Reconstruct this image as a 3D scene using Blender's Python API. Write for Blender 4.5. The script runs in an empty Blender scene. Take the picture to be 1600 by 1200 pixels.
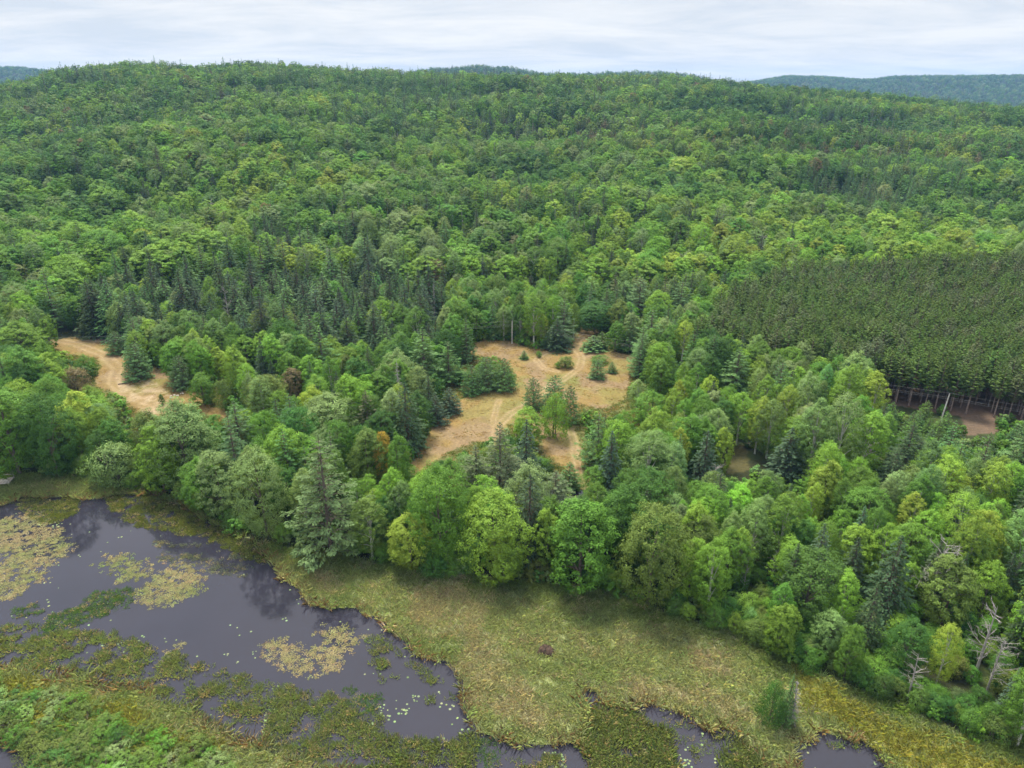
import bpy, math, random
import numpy as np
from math import radians as R

S = bpy.context.scene
COL = S.collection
rng = np.random.default_rng(11)
random.seed(11)

# ------------------------------------------------------------------ camera, sky, sun, exposure
CAM_H, PITCH, F = 90.0, R(22.5), 1110.0          # metres, down tilt, focal length in photo pixels (1600 wide)
cp, sp = math.cos(PITCH), math.sin(PITCH)
cam = bpy.data.cameras.new('camera')
cam.sensor_width = 36.0
cam.lens = 36.0 * F / 1600.0
cam.clip_start, cam.clip_end = 1.0, 30000.0
camo = bpy.data.objects.new('camera', cam)
camo.location = (0, 0, CAM_H)
camo.rotation_euler = (math.pi / 2 - PITCH, 0, 0)
COL.objects.link(camo)
S.camera = camo

SUN_EL, SUN_AZ = R(63), R(-20)                    # azimuth from +Y towards +X
W = bpy.data.worlds.new('World')
S.world = W
W.use_nodes = True
nt = W.node_tree
nt.nodes.clear()
def N(tree, typ, **kw):
    n = tree.nodes.new(typ)
    for k, v in kw.items():
        setattr(n, k, v)
    return n
def L(tree, a, b):
    tree.links.new(a, b)
sky = N(nt, 'ShaderNodeTexSky', sky_type='NISHITA', sun_disc=False, sun_elevation=SUN_EL, sun_rotation=SUN_AZ)
tc = N(nt, 'ShaderNodeTexCoord')
sep = N(nt, 'ShaderNodeSeparateXYZ'); L(nt, tc.outputs['Generated'], sep.inputs[0])
# cloud deck: direction projected on a flat layer, so streaks flatten towards the horizon
zc = N(nt, 'ShaderNodeMath', operation='MAXIMUM'); L(nt, sep.outputs['Z'], zc.inputs[0]); zc.inputs[1].default_value = 0.0
za = N(nt, 'ShaderNodeMath', operation='ADD'); L(nt, zc.outputs[0], za.inputs[0]); za.inputs[1].default_value = 0.10
dx = N(nt, 'ShaderNodeMath', operation='DIVIDE'); L(nt, sep.outputs['X'], dx.inputs[0]); L(nt, za.outputs[0], dx.inputs[1])
dy = N(nt, 'ShaderNodeMath', operation='DIVIDE'); L(nt, sep.outputs['Y'], dy.inputs[0]); L(nt, za.outputs[0], dy.inputs[1])
cmb = N(nt, 'ShaderNodeCombineXYZ'); L(nt, dx.outputs[0], cmb.inputs[0]); L(nt, dy.outputs[0], cmb.inputs[1])
n1 = N(nt, 'ShaderNodeTexNoise'); n1.inputs['Scale'].default_value = 0.9; n1.inputs['Detail'].default_value = 7; n1.inputs['Roughness'].default_value = 0.64
n1.inputs['Distortion'].default_value = 0.4
mp = N(nt, 'ShaderNodeMapping'); mp.inputs['Scale'].default_value = (0.75, 1.15, 1); mp.inputs['Location'].default_value = (3.1, 1.7, 0); mp.inputs['Rotation'].default_value = (0, 0, R(-7))
L(nt, cmb.outputs[0], mp.inputs[0]); L(nt, mp.outputs[0], n1.inputs['Vector'])
r1 = N(nt, 'ShaderNodeValToRGB')
r1.color_ramp.elements[0].position = 0.36; r1.color_ramp.elements[0].color = (0.0, 0.0, 0.0, 1)
r1.color_ramp.elements[1].position = 0.62; r1.color_ramp.elements[1].color = (1, 1, 1, 1)
L(nt, n1.outputs['Fac'], r1.inputs[0])
mixc = N(nt, 'ShaderNodeMix', data_type='RGBA')
L(nt, r1.outputs[0], mixc.inputs['Factor'])
mixc.inputs['A'].default_value = (6.7, 7.1, 7.75, 1)     # thin grey blue veil
mixc.inputs['B'].default_value = (9.0, 8.9, 8.85, 1)     # white cloud
mixs = N(nt, 'ShaderNodeMix', data_type='RGBA'); mixs.inputs['Factor'].default_value = 0.90
L(nt, sky.outputs[0], mixs.inputs['A']); L(nt, mixc.outputs['Result'], mixs.inputs['B'])
# an overcast sky is brighter overhead than at the horizon
zg = N(nt, 'ShaderNodeMapRange'); L(nt, zc.outputs[0], zg.inputs[0])
zg.inputs[1].default_value = 0.12; zg.inputs[2].default_value = 1.0; zg.inputs[3].default_value = 1.0; zg.inputs[4].default_value = 3.0
vm = N(nt, 'ShaderNodeVectorMath', operation='SCALE'); L(nt, mixs.outputs['Result'], vm.inputs[0]); L(nt, zg.outputs[0], vm.inputs['Scale'])
bg = N(nt, 'ShaderNodeBackground'); bg.inputs['Strength'].default_value = 0.05
L(nt, vm.outputs[0], bg.inputs['Color'])
wo = N(nt, 'ShaderNodeOutputWorld'); L(nt, bg.outputs[0], wo.inputs['Surface'])

sl = bpy.data.lights.new('sun', 'SUN')
sl.energy, sl.angle, sl.color = 3.6, R(15), (1.0, 0.92, 0.76)
so = bpy.data.objects.new('sun', sl)
so.rotation_euler = (math.pi / 2 - SUN_EL, 0, math.pi - SUN_AZ)
COL.objects.link(so)

S.view_settings.view_transform = 'Standard'
S.view_settings.look = 'None'
S.view_settings.gamma = 1.0
S.view_settings.use_curve_mapping = False
S.view_settings.exposure = 1.17
S.render.engine = 'CYCLES'
cy = S.cycles
cy.max_bounces, cy.diffuse_bounces, cy.glossy_bounces, cy.transmission_bounces, cy.volume_bounces, cy.transparent_max_bounces = 5, 3, 2, 3, 0, 4
cy.use_denoising = True
cy.pixel_filter_type = 'BLACKMAN_HARRIS'

# ------------------------------------------------------------------ numbers: noise, projection, terrain height
def hash2(ix, iy, seed):
    n = (ix.astype(np.int64) * 374761393 + iy.astype(np.int64) * 668265263 + seed * 1442695041) & 0xffffffff
    n = ((n ^ (n >> 13)) * 1274126177) & 0xffffffff
    return ((n ^ (n >> 16)) & 0xffff) / 65535.0
def vnoise(x, y, seed=0):
    x = np.asarray(x, float); y = np.asarray(y, float)
    ix, iy = np.floor(x), np.floor(y)
    fx, fy = x - ix, y - iy
    fx = fx * fx * (3 - 2 * fx); fy = fy * fy * (3 - 2 * fy)
    a, b = hash2(ix, iy, seed), hash2(ix + 1, iy, seed)
    c, d = hash2(ix, iy + 1, seed), hash2(ix + 1, iy + 1, seed)
    return (a * (1 - fx) + b * fx) * (1 - fy) + (c * (1 - fx) + d * fx) * fy
def fbm(x, y, seed=0, o=4):
    t, a, s = 0, 0.5, 0
    for k in range(o):
        t = t + a * vnoise(np.asarray(x) * 2 ** k, np.asarray(y) * 2 ** k, seed + 17 * k)
        s += a; a *= 0.5
    return t / s
def smooth(t):
    t = np.clip(t, 0, 1)
    return t * t * (3 - 2 * t)
def proj(x, y, z):
    dz = z - CAM_H
    f = y * cp - dz * sp
    up = y * sp + dz * cp
    f = np.where(f < 1, 1, f)
    return 800 + F * x / f, 600 - F * up / f, f
def ray(u, v):
    a, b = (u - 800) / F, (600 - v) / F
    return np.array([a, cp + b * sp, b * cp - sp])
def elev(u, v):                                    # tangent of the elevation angle, and azimuth, of a pixel
    d = ray(u, v)
    h = math.hypot(d[0], d[1])
    return d[2] / h, math.atan2(d[0], d[1])
def crest(pts, dist, tree):
    A, Z = [], []
    for u, v in pts:
        e, a = elev(u, v)
        A.append(a); Z.append(CAM_H + e * dist - tree)
    return np.array(A), np.array(Z)
RIDGE = 1250.0
rA, rZ = crest([(-300, 150), (-80, 140), (0, 133), (45, 126), (82, 110), (190, 99), (250, 100), (310, 105), (370, 99), (440, 101), (520, 107), (640, 113), (760, 117), (900, 119),
                (1050, 120), (1130, 126), (1190, 134), (1250, 138), (1350, 147), (1450, 157), (1540, 166), (1600, 171), (1900, 182)], RIDGE, 13)
MID = 2900.0
mA, mZ = crest([(300, 180), (560, 150), (640, 112), (680, 106), (745, 102), (800, 105), (850, 114), (900, 115), (960, 112), (1040, 112), (1090, 118), (1140, 132), (1250, 170)], MID, 12)
FAR = 4600.0
fA, fZ = crest([(-300, 106), (-60, 96), (30, 98), (80, 104), (160, 140), (400, 160), (900, 160), (1100, 150), (1170, 122), (1230, 112), (1290, 113), (1345, 117), (1365, 117),
                (1400, 112), (1500, 111), (1600, 110), (1900, 114)], FAR, 12)
def terr(x, y):
    x = np.asarray(x, float); y = np.asarray(y, float)
    r = np.hypot(x, y); az = np.arctan2(x, y)
    zr = np.interp(az, rA, rZ)
    t = np.clip((r - 290) / (RIDGE - 290), 0, 1)
    up = 0.55 * t + 0.45 * smooth(t)
    up = up * smooth((r - 280) / 120)
    bump = (fbm(x / 210.0, y / 105.0, 5, 3) - 0.5) * 46 * smooth((r - 330) / 260) * (1 - smooth((r - 1000) / 240))
    z1 = zr * up + bump
    z1 = np.where(r > RIDGE, zr * (1 - smooth((r - RIDGE) / 900)) - 25 * smooth((r - RIDGE) / 900), z1)
    zm = np.interp(az, mA, mZ) * np.exp(-((r - MID) / 380) ** 2)
    far_b = (fbm(x / 500.0, y / 700.0, 9, 3) - 0.5) * 60
    zf = np.interp(az, fA, fZ) * smooth((r - 3000) / 1600) * (1 - 0.9 * smooth((r - FAR - 100) / 2500)) + far_b * smooth((r - 3100) / 500) * (1 - smooth((r - 4200) / 300)) - 20
    z = z1
    z = np.where(r > 1500, np.maximum(z, zm), z)
    z = np.where(r > 2600, np.maximum(z, zf), z)
    return z
def at(u, v):                                       # where the sight line of a photo point meets the ground
    d = ray(u, v)
    if v > 455:
        t = CAM_H / -d[2]
        return d[0] * t, d[1] * t
    t = np.linspace(200, 6000, 6000)
    P = d[None, :] * t[:, None]
    g = terr(P[:, 0], P[:, 1])
    hit = np.argmax(P[:, 2] + CAM_H < g)
    return P[hit, 0], P[hit, 1]
def height_for(y, vtop):                            # height whose top is seen at row vtop for a foot at distance y
    b = (600 - vtop) / F
    return CAM_H + y * (b * cp - sp) / (cp + b * sp)
def inpoly(px, py, poly):
    px = np.asarray(px, float); py = np.asarray(py, float)
    c = np.zeros(px.shape, bool)
    n = len(poly)
    for i in range(n):
        x1, y1 = poly[i]; x2, y2 = poly[(i + 1) % n]
        if y1 == y2: continue
        k = (y1 > py) != (y2 > py)
        c ^= k & (px < (x2 - x1) * (py - y1) / (y2 - y1) + x1)
    return c
def inany(px, py, polys):
    c = np.zeros(np.shape(px), bool)
    for p in polys: c |= inpoly(px, py, p)
    return c
def warp(x, y, amp, scale, seed):
    return x + (fbm(x / scale, y / scale, seed, 3) - 0.5) * 2 * amp, y + (fbm(x / scale + 31.7, y / scale, seed + 3, 3) - 0.5) * 2 * amp

# ------------------------------------------------------------------ plan of the place (outlines traced as seen, laid out on the ground)
EDGE = [(-400, 728), (0, 738), (60, 742), (130, 745), (200, 762), (300, 785), (335, 812), (400, 848), (430, 852), (520, 868), (640, 887), (740, 906), (860, 912), (960, 930),
        (1080, 970), (1160, 990), (1200, 1018), (1260, 1046), (1330, 1070), (1400, 1100), (1450, 1128), (1500, 1150), (1600, 1172), (2000, 1260)]
MARSH = EDGE + [(2000, 2200), (-900, 2200), (-900, 728)]
MEADOW = [(700, 548), (730, 538), (760, 531), (800, 533), (830, 545), (860, 545), (890, 538), (900, 520), (922, 510), (940, 514), (917, 535), (912, 546), (960, 550), (1000, 558), (1014, 570), (985, 590),
          (977, 625), (940, 640), (908, 632), (897, 660), (907, 690), (910, 740), (888, 738), (850, 708), (845, 680), (800, 660), (770, 690), (745, 690), (700, 706), (660, 737), (638, 737),
          (655, 700), (680, 660), (720, 625), (755, 611), (800, 602), (806, 585), (780, 560), (740, 556)]
LEFTC = [(72, 525), (110, 521), (160, 529), (200, 548), (205, 570), (215, 590), (240, 574), (262, 577), (275, 600), (300, 605), (330, 635), (358, 640), (352, 656), (300, 640), (255, 655),
         (225, 652), (212, 640), (178, 612), (148, 606), (146, 590), (158, 575), (148, 560), (120, 556), (85, 546)]
GAP1 = [(1500, 645), (1545, 640), (1562, 676), (1510, 680)]
GAP2 = [(1132, 700), (1165, 695), (1172, 735), (1135, 742)]
FLOOR = [(1372, 604), (1440, 606), (1500, 620), (1600, 632), (1700, 642), (1700, 648), (1600, 641), (1480, 630), (1378, 620)]
OPEN = [MEADOW, LEFTC, GAP1, GAP2, FLOOR]
WATER_A = [(-900, 792), (0, 790), (40, 775), (100, 778), (150, 783), (180, 770), (240, 775), (310, 800), (335, 818), (400, 852), (425, 872), (440, 900), (470, 915), (480, 945), (520, 955), (560, 950),
           (590, 965), (620, 985), (650, 1010), (655, 1030), (690, 1038), (715, 1060), (727, 1090), (724, 1120), (745, 1150), (800, 1165), (850, 1157), (900, 1160), (915, 1130), (905, 1080),
           (920, 1075), (930, 1105), (955, 1105), (985, 1102), (1030, 1103), (1070, 1120), (1120, 1140), (1170, 1165), (1200, 1200), (1240, 1300), (1255, 1165), (1285, 1145), (1310, 1150), (1340, 1160),
           (1370, 1185), (1400, 1215), (1450, 1320), (900, 1400), (600, 1300), (560, 1210), (500, 1190), (430, 1180), (350, 1140), (300, 1110), (230, 1080), (120, 1060), (0, 1040), (-900, 1000)]
STREAM = [(-900, 1130), (0, 1163), (60, 1178), (100, 1202), (160, 1300), (-900, 1500)]
PADS = [[(-150, 800), (0, 812), (45, 800), (90, 830), (110, 860), (85, 880), (70, 905), (30, 930), (0, 940), (-150, 960)], [(158, 870), (200, 868), (242, 885), (225, 902), (195, 912), (180, 895), (160, 890)],
        [(210, 925), (240, 905), (275, 880), (300, 878), (324, 905), (310, 930), (260, 950), (225, 947)], [(410, 1012), (440, 1003), (480, 1015), (530, 1010), (548, 1025), (505, 1050), (490, 1064), (450, 1052), (430, 1037)],
        [(485, 985), (520, 980), (560, 990), (552, 1012), (510, 1002)], [(270, 1005), (296, 1001), (292, 1019), (275, 1022)]]
BRIGHTPADS = [[(592, 1095), (630, 1090), (640, 1112), (620, 1125), (596, 1118)], [(575, 1118), (600, 1115), (598, 1138), (570, 1140)], [(700, 1095), (730, 1095), (730, 1150), (700, 1148)],
              [(1020, 1150), (1090, 1160), (1150, 1190), (1100, 1225), (1030, 1210)], [(850, 1180), (890, 1185), (880, 1215), (850, 1210)], [(85, 925), (112, 928), (112, 945), (88, 945)],
              [(400, 1115), (445, 1112), (440, 1145), (398, 1145)], [(640, 1085), (700, 1080), (690, 1100), (650, 1105)], [(60, 800), (105, 798), (100, 825), (55, 822)]]
# green plants standing in the water: outline, cover, height, colour name
EMERGENT = [([(-900, 950), (0, 972), (100, 985), (200, 1000), (280, 1028), (380, 1050), (430, 1072), (520, 1088), (600, 1122), (650, 1160), (620, 1210), (700, 1300), (300, 1300), (200, 1100), (-900, 1000)], 0.62, 0.55, 'sedge'),
            ([(150, 925), (195, 918), (210, 940), (190, 958), (150, 962), (100, 985), (60, 990), (70, 965), (120, 955)], 0.9, 0.35, 'dark'),
            ([(15, 945), (58, 938), (60, 956), (20, 962)], 0.85, 0.35, 'dark'),
            ([(165, 765), (235, 770), (330, 805), (335, 830), (300, 832), (235, 828), (180, 800)], 0.75, 0.4, 'moss'),
            ([(320, 812), (400, 850), (430, 872), (420, 885), (365, 868), (325, 850)], 0.85, 0.4, 'moss'),
            ([(20, 770), (110, 768), (115, 800), (90, 820), (50, 815), (20, 795)], 0.72, 0.35, 'moss'),
            ([(230, 840), (330, 850), (410, 885), (385, 905), (320, 895), (250, 870)], 0.45, 0.25, 'grey'),
            ([(560, 1000), (600, 990), (650, 1040), (690, 1060), (715, 1100), (650, 1090), (600, 1060)], 0.4, 0.6, 'sedge'),
            ([(540, 1075), (600, 1085), (580, 1120), (540, 1112)], 0.75, 0.3, 'dark'),
            ([(740, 1160), (840, 1158), (850, 1190), (770, 1200)], 0.45, 0.35, 'dark'),
            ([(905, 1120), (950, 1095), (975, 1130), (985, 1175), (930, 1180), (900, 1150)], 0.85, 1.0, 'sedge'),
            ([(1010, 1115), (1080, 1125), (1130, 1160), (1200, 1190), (1240, 1260), (1150, 1240), (1080, 1160), (1020, 1140)], 0.5, 0.4, 'sedge'),
            ([(925, 1095), (990, 1112), (1062, 1150), (1066, 1260), (930, 1260), (915, 1160)], 0.86, 1.0, 'sedge'), ([(1120, 1148), (1240, 1160), (1262, 1260), (1130, 1260)], 0.78, 0.9, 'sedge'),
            ([(560, 1150), (745, 1160), (760, 1260), (540, 1260)], 0.72, 0.8, 'sedge'), ([(800, 1172), (880, 1168), (890, 1230), (790, 1230)], 0.6, 0.5, 'sedge'),
            ([(380, 1085), (560, 1110), (600, 1180), (420, 1170)], 0.8, 0.6, 'sedge'),
            ([(1290, 1165), (1340, 1168), (1345, 1185), (1300, 1190)], 0.5, 0.4, 'sedge')]
YELLOW = [[(-200, 1040), (0, 1050), (110, 1085), (180, 1110), (270, 1130), (350, 1165), (330, 1200), (240, 1170), (130, 1140), (0, 1100), (-200, 1090)],
          [(1235, 1050), (1330, 1080), (1420, 1120), (1520, 1165), (1640, 1200), (1640, 1260), (1420, 1260), (1380, 1190), (1310, 1140), (1250, 1130)]]
BUSHES = [(-200, 1075), (0, 1075), (120, 1105), (220, 1140), (330, 1180), (380, 1260), (160, 1320), (60, 1175), (0, 1155), (-200, 1140)]
TAN = [[(640, 905), (760, 915), (790, 935), (740, 1000), (790, 1060), (860, 1120), (800, 1140), (740, 1080), (690, 1010), (620, 965)], [(960, 1060), (1180, 1090), (1200, 1140), (1110, 1120), (990, 1100)],
       [(470, 880), (520, 890), (530, 935), (490, 930)], [(620, 1040), (700, 1050), (710, 1085), (640, 1080)], [(1080, 1000), (1160, 1020), (1170, 1080), (1100, 1060)]]
PLANT = [(1080, 572), (1160, 585), (1260, 603), (1372, 628), (1480, 648), (1600, 664), (2000, 730), (2200, 540), (1800, 470), (1600, 462), (1400, 462), (1230, 462), (1130, 500)]   # foot of the pine plantation
TRACKS = [([(925, 512), (905, 530), (900, 545), (910, 560), (905, 575), (885, 590), (862, 602), (835, 625), (800, 645), (778, 665), (770, 700)], 1.5),
          ([(885, 545), (850, 552), (838, 562), (850, 575), (870, 580)], 1.2), ([(885, 655), (896, 690), (904, 735), (908, 760)], 1.3),
          ([(780, 625), (776, 640), (770, 665)], 1.0),
          ([(75, 528), (120, 538), (165, 555), (182, 575), (178, 598), (200, 620), (250, 635), (262, 650)], 2.4)]

def marsh_masks(x, y):
    xw, yw = warp(x, y, 1.6, 4.0, 21)
    u, v, _ = proj(xw, yw, 0)
    marsh = inpoly(u, v, MARSH)
    wat = (inpoly(u, v, WATER_A) | inpoly(u, v, STREAM)) & marsh
    return u, v, marsh, wat

# ------------------------------------------------------------------ materials
def mat(name, rough=0.8, spec=0.2):
    m = bpy.data.materials.new(name); m.use_nodes = True
    b = m.node_tree.nodes['Principled BSDF']
    b.inputs['Roughness'].default_value = rough
    b.inputs['Specular IOR Level'].default_value = spec
    return m, m.node_tree, b
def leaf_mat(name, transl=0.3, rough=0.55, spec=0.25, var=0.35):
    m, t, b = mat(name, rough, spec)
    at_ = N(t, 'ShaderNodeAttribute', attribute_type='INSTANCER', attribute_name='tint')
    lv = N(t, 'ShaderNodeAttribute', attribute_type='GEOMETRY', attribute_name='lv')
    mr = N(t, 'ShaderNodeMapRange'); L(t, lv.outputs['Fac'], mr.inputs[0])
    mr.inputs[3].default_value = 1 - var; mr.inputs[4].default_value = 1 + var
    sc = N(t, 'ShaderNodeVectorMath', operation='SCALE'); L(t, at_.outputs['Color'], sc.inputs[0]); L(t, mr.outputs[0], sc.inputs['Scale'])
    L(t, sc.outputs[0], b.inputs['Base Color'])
    tr = N(t, 'ShaderNodeBsdfTranslucent')
    yl = N(t, 'ShaderNodeVectorMath', operation='MULTIPLY'); L(t, sc.outputs[0], yl.inputs[0]); yl.inputs[1].default_value = (1.25, 1.15, 0.6)
    L(t, yl.outputs[0], tr.inputs['Color'])
    mx = N(t, 'ShaderNodeMixShader'); mx.inputs[0].default_value = transl
    L(t, b.outputs[0], mx.inputs[1]); L(t, tr.outputs[0], mx.inputs[2])
    L(t, mx.outputs[0], t.nodes['Material Output'].inputs['Surface'])
    return m
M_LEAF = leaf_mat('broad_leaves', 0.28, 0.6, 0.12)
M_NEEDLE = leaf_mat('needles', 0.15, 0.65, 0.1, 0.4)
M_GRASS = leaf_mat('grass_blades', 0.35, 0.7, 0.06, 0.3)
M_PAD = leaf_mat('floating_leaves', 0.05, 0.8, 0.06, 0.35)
def bark(name, c1, c2, scale=6):
    m, t, b = mat(name, 0.9, 0.1)
    n = N(t, 'ShaderNodeTexNoise'); n.inputs['Scale'].default_value = scale; n.inputs['Detail'].default_value = 4
    tcn = N(t, 'ShaderNodeTexCoord'); mpn = N(t, 'ShaderNodeMapping'); mpn.inputs['Scale'].default_value = (1, 1, 0.25)
    L(t, tcn.outputs['Object'], mpn.inputs[0]); L(t, mpn.outputs[0], n.inputs['Vector'])
    r = N(t, 'ShaderNodeValToRGB'); r.color_ramp.elements[0].color = (*c1, 1); r.color_ramp.elements[1].color = (*c2, 1)
    r.color_ramp.elements[0].position = 0.35; r.color_ramp.elements[1].position = 0.65
    L(t, n.outputs['Fac'], r.inputs[0]); L(t, r.outputs[0], b.inputs['Base Color'])
    return m
M_BARK = bark('grey_brown_bark', (0.07, 0.055, 0.045), (0.17, 0.14, 0.115))
M_PALE = bark('pale_aspen_bark', (0.25, 0.25, 0.21), (0.48, 0.47, 0.42))
M_RED = bark('pine_bark', (0.12, 0.085, 0.07), (0.26, 0.20, 0.175))
M_DEAD = bark('weathered_dead_wood', (0.17, 0.16, 0.15), (0.32, 0.30, 0.285))
M_WOOD = bark('weathered_wood', (0.22, 0.20, 0.17), (0.42, 0.39, 0.35), 3)

# ground: colour laid per vertex, grain from noise
def ground_mat():
    m, t, b = mat('soil_and_turf', 0.95, 0.1)
    c = N(t, 'ShaderNodeAttribute', attribute_type='GEOMETRY', attribute_name='soil')
    g = N(t, 'ShaderNodeTexCoord')
    n = N(t, 'ShaderNodeTexNoise'); n.inputs['Scale'].default_value = 1.3; n.inputs['Detail'].default_value = 8; n.inputs['Roughness'].default_value = 0.7
    L(t, g.outputs['Object'], n.inputs['Vector'])
    mr = N(t, 'ShaderNodeMapRange'); L(t, n.outputs['Fac'], mr.inputs[0]); mr.inputs[1].default_value = 0.3; mr.inputs[2].default_value = 0.7; mr.inputs[3].default_value = 0.65; mr.inputs[4].default_value = 1.35
    n2 = N(t, 'ShaderNodeTexNoise'); n2.inputs['Scale'].default_value = 0.22; n2.inputs['Detail'].default_value = 5
    L(t, g.outputs['Object'], n2.inputs['Vector'])
    hs = N(t, 'ShaderNodeMix', data_type='RGBA'); L(t, n2.outputs['Fac'], hs.inputs['Factor']); hs.inputs['A'].default_value = (1.05, 0.99, 0.93, 1); hs.inputs['B'].default_value = (0.92, 1.04, 0.95, 1)
    mu = N(t, 'ShaderNodeVectorMath', operation='MULTIPLY'); L(t, c.outputs['Color'], mu.inputs[0]); L(t, hs.outputs['Result'], mu.inputs[1])
    sc = N(t, 'ShaderNodeVectorMath', operation='SCALE'); L(t, mu.outputs[0], sc.inputs[0]); L(t, mr.outputs[0], sc.inputs['Scale'])
    L(t, sc.outputs[0], b.inputs['Base Color'])
    bp = N(t, 'ShaderNodeBump'); bp.inputs['Strength'].default_value = 0.5; bp.inputs['Distance'].default_value = 0.15
    L(t, n.outputs['Fac'], bp.inputs['Height']); L(t, bp.outputs[0], b.inputs['Normal'])
    return m
M_GROUND = ground_mat()
def water_mat():
    m, t, b = mat('bog_water', 0.06, 0.5)
    b.inputs['IOR'].default_value = 1.39
    g = N(t, 'ShaderNodeTexCoord')
    n = N(t, 'ShaderNodeTexNoise'); n.inputs['Scale'].default_value = 0.05; n.inputs['Detail'].default_value = 5
    L(t, g.outputs['Object'], n.inputs['Vector'])
    r = N(t, 'ShaderNodeValToRGB'); r.color_ramp.elements[0].color = (0.012, 0.012, 0.018, 1); r.color_ramp.elements[1].color = (0.022, 0.021, 0.032, 1)
    L(t, n.outputs['Fac'], r.inputs[0]); L(t, r.outputs[0], b.inputs['Base Color'])
    n2 = N(t, 'ShaderNodeTexNoise'); n2.inputs['Scale'].default_value = 1.1; n2.inputs['Detail'].default_value = 3
    L(t, g.outputs['Object'], n2.inputs['Vector'])
    bp = N(t, 'ShaderNodeBump'); bp.inputs['Strength'].default_value = 0.12; bp.inputs['Distance'].default_value = 0.04
    L(t, n2.outputs['Fac'], bp.inputs['Height']); L(t, bp.outputs[0], b.inputs['Normal'])
    return m
M_WATER = water_mat()

# ------------------------------------------------------------------ mesh helpers
def mesh_np(name, V, Fq, mats, mi=None, lv=None, smooth_=False):
    """V (n,3); Fq list of (k,nv) index arrays"""
    me = bpy.data.meshes.new(name)
    me.vertices.add(len(V)); me.vertices.foreach_set('co', np.asarray(V, np.float32).ravel())
    tot = [f.shape[1] for f in Fq for _ in range(len(f))]
    loops = np.concatenate([f.ravel() for f in Fq]) if Fq else np.zeros(0, int)
    me.loops.add(len(loops)); me.loops.foreach_set('vertex_index', loops.astype(np.int32))
    st = np.concatenate([[0], np.cumsum(tot)[:-1]]) if tot else np.zeros(0, int)
    me.polygons.add(len(tot)); me.polygons.foreach_set('loop_start', st.astype(np.int32)); me.polygons.foreach_set('loop_total', np.array(tot, np.int32))
    for m in mats: me.materials.append(m)
    if mi is not None: me.polygons.foreach_set('material_index', np.asarray(mi, np.int32))
    if lv is not None:
        a = me.attributes.new('lv', 'FLOAT', 'POINT'); a.data.foreach_set('value', np.asarray(lv, np.float32))
    me.update(calc_edges=True)
    if smooth_: me.polygons.foreach_set('use_smooth', np.ones(len(tot), bool))
    return me
class Geo:
    def __init__(s): s.V, s.F, s.M, s.LV, s.n = [], [], [], [], 0
    def add(s, V, Fq, m=0, lv=0.5):
        V = np.asarray(V, float).reshape(-1, 3)
        s.V.append(V); s.F.append((np.asarray(Fq, int) + s.n, m)); s.LV.append(np.broadcast_to(np.asarray(lv, float), (len(V),)).copy()); s.n += len(V)
    def mesh(s, name, mats, smooth_=False):
        Fs = [f for f, _ in s.F]; mi = [m for f, m in s.F for _ in range(len(f))]
        return mesh_np(name, np.concatenate(s.V), Fs, mats, mi, np.concatenate(s.LV), smooth_)
def tube(g, pts, rad, k=5, m=0, lv=0.5):
    pts = np.asarray(pts, float); rad = np.asarray(rad, float)
    V = []
    for i, p in enumerate(pts):
        d = pts[min(i + 1, len(pts) - 1)] - pts[max(i - 1, 0)]
        d = d / (np.linalg.norm(d) + 1e-9)
        a = np.cross(d, [0, 0, 1.0]) if abs(d[2]) < 0.9 else np.cross(d, [1.0, 0, 0])
        a /= np.linalg.norm(a); b = np.cross(d, a)
        for j in range(k):
            th = 2 * math.pi * j / k
            V.append(p + rad[i] * (a * math.cos(th) + b * math.sin(th)))
    Fq = [[i * k + j, i * k + (j + 1) % k, (i + 1) * k + (j + 1) % k, (i + 1) * k + j] for i in range(len(pts) - 1) for j in range(k)]
    g.add(V, Fq, m, lv)
def unit(v):
    return v / (np.linalg.norm(v, axis=-1, keepdims=True) + 1e-9)
def cards(g, c, n, along, ln, wd, m=0, lv=0.5):
    """leaf or needle sprays: pointed quads at c, lying across n, long axis near `along`"""
    n = unit(n); a = unit(along - n * np.sum(along * n, 1, keepdims=True)); b = np.cross(n, a)
    ln = np.broadcast_to(np.asarray(ln, float), (len(c),))[:, None]; wd = np.broadcast_to(np.asarray(wd, float), (len(c),))[:, None]
    V = np.stack([c - a * ln * 0.5, c + b * wd * 0.5 - a * ln * 0.05 - n * wd * 0.12, c + a * ln * 0.5, c - b * wd * 0.5 - a * ln * 0.05 - n * wd * 0.12], 1).reshape(-1, 3)
    Fq = np.arange(len(c) * 4).reshape(-1, 4)
    lv = np.repeat(np.broadcast_to(np.asarray(lv, float), (len(c),)), 4)
    g.add(V, Fq, m, lv)

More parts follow.
